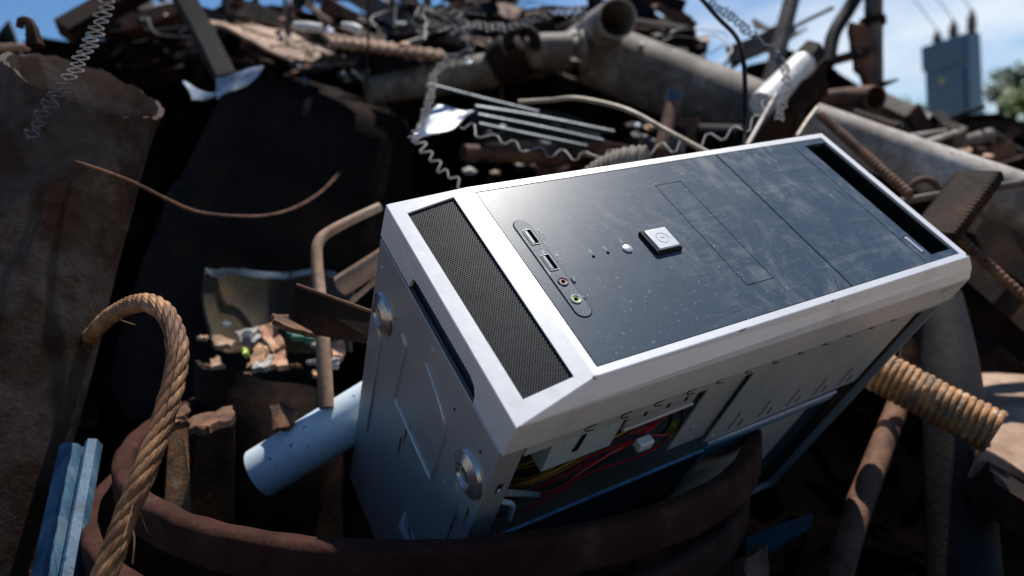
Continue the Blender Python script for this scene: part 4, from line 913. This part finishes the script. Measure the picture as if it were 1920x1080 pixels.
# ------------------------------------------------------------------ cabinet, wires, trees beyond
def cabinet():
    e = [(1732, 89, 13.6), (1814, 62, 12.4), (1838, 61, 12.9)]
    bt = [(1744, 360, 13.6), (1824, 360, 12.4), (1853, 360, 12.9)]
    T_ = [P(*q) for q in e]; B_ = [P(*q) for q in bt]
    T_.append(T_[0]+(T_[2]-T_[1])); B_.append(B_[0]+(B_[2]-B_[1]))
    rt = root('electrical_cabinet', sum(B_, Vector())/4, 'tall blue electrical cabinet with a small yellow sign beyond the pile', 'electrical cabinet')
    build('body', MB().add(T_+B_, [(0, 1, 2, 3), (4, 5, 6, 7), (0, 1, 5, 4), (1, 2, 6, 5), (2, 3, 7, 6), (3, 0, 4, 7)]), CABM, rt, smooth=False, bevel=.02)
    def on(u, v, off): # on the front face
        a = T_[0].lerp(T_[1], u); b = B_[0].lerp(B_[1], u); n_ = (T_[1]-T_[0]).cross(B_[0]-T_[0]).normalized()
        if n_.dot(CAM-a) < 0: n_ = -n_
        return a.lerp(b, v)+n_*off
    def patch(u0_, u1_, v0, v1, th):
        vs = [on(u, v, o) for o in (-.01, th) for u, v in ((u0_, v0), (u1_, v0), (u1_, v1), (u0_, v1))]
        return MB().add(vs, [(0, 1, 2, 3), (4, 5, 6, 7), (0, 1, 5, 4), (1, 2, 6, 5), (2, 3, 7, 6), (3, 0, 4, 7)])
    build('hood', patch(.0, 1.0, .0, .17, .05), CABM, rt, smooth=False)
    build('door', patch(.08, .92, .21, .98, .03), CABM, rt, smooth=False)
    build('warning_sign', patch(.40, .51, .245, .28, .045), YELM, rt, smooth=False)
    for u, sc_, h_ in ((.2, 1, .26), (.58, 1, .34), (.98, 1, .40)):
        c = T_[0].lerp(T_[1], u)+(T_[3]-T_[0])*.4
        pts = [c+UP*(h_*t) for t in (0, .15, .3, .45, .6, .75, 1)]
        build('insulator', MB().tube(pts, [.08, .06, .09, .06, .085, .05, .03], 14), GREYP, rt)
        top = c+UP*h_
        build('overhead_wire', MB().tube(spline([top, top+UP*1.3-RT*.5+fw*.4, top+UP*4.2-RT*1.0+fw*1.0], 16), .008, 6), BLACKM, rt)
cabinet()
LEAF = [mat('leaf_'+a, [c1, c2], 3, (.5, .7), 0, .1) for a, c1, c2 in (('mid', (.035, .09, .015), (.06, .14, .025)), ('olive', (.08, .13, .012), (.14, .20, .02)), ('deep', (.015, .05, .012), (.03, .085, .02)))]
BARK = mat('bark', [(.05, .035, .025), (.10, .075, .05)], 12, (.8, .95), 0, .8)
def tree(px, ptop, d, wpx, label, lm, seed, n_=2600):
    rnd = random.Random(seed)
    top = P(px, ptop, d); base = Vector((top.x, top.y, 0)); H = top.z; wd = wpx*d/F
    rt = root('tree', base, label, 'tree', 'trees beyond the pile')
    tb = MB().tube(spline([base, base+Vector((wd*.05, 0, H*.35)), base+Vector((-wd*.03, 0, H*.8))], 12), [.16*(1-.07*i) for i in range(13)], 10)
    cl = []
    for k in range(14):
        h_ = rnd.uniform(.28, .96); a = rnd.uniform(0, 6.28); r_ = wd*rnd.uniform(.15, .5)*(1.15-abs(h_-.5)*1.3)
        c = base+Vector((math.cos(a)*r_, math.sin(a)*r_, H*h_)); cl.append((c, wd*rnd.uniform(.14, .26)))
        st = base+Vector((0, 0, H*max(.2, h_-.25))); tb.tube(spline([st, st.lerp(c, .5)+Vector((0, 0, .1)), c], 6), [.06, .055, .05, .04, .03, .02, .012], 6)
    build('trunk', tb, BARK, rt)
    vs = []; fs = []
    for q in range(n_):
        c, r_ = cl[q % len(cl)]
        v = Vector((rnd.gauss(0, 1), rnd.gauss(0, 1), rnd.gauss(0, .8)))*r_*.5; p_ = c+v; s = rnd.uniform(.07, .15)
        a = Vector((rnd.gauss(0, 1), rnd.gauss(0, 1), rnd.gauss(0, 1))).normalized(); b = a.orthogonal().normalized()
        o = len(vs); vs += [p_-a*s, p_+b*s*.5, p_+a*s, p_-b*s*.5]; fs.append((o, o+1, o+2, o+3))
    build('crown', MB().add(vs, fs), lm, rt, recalc=False)
tree(1892, 132, 21, 130, 'dark green tree right behind the blue cabinet', LEAF[2], 1)
tree(1935, 166, 18, 150, 'yellowish green tree at the right edge of the picture', LEAF[1], 2)
tree(1712, 178, 34, 90, 'small far green tree left of the blue cabinet', LEAF[0], 3, 1500)
tree(1875, 110, 26, 60, 'tall thin tree rising above the dark green one', LEAF[0], 4, 700)
tree(1795, 190, 36, 150, 'far green tree half hidden behind the blue cabinet', LEAF[0], 5, 1500)
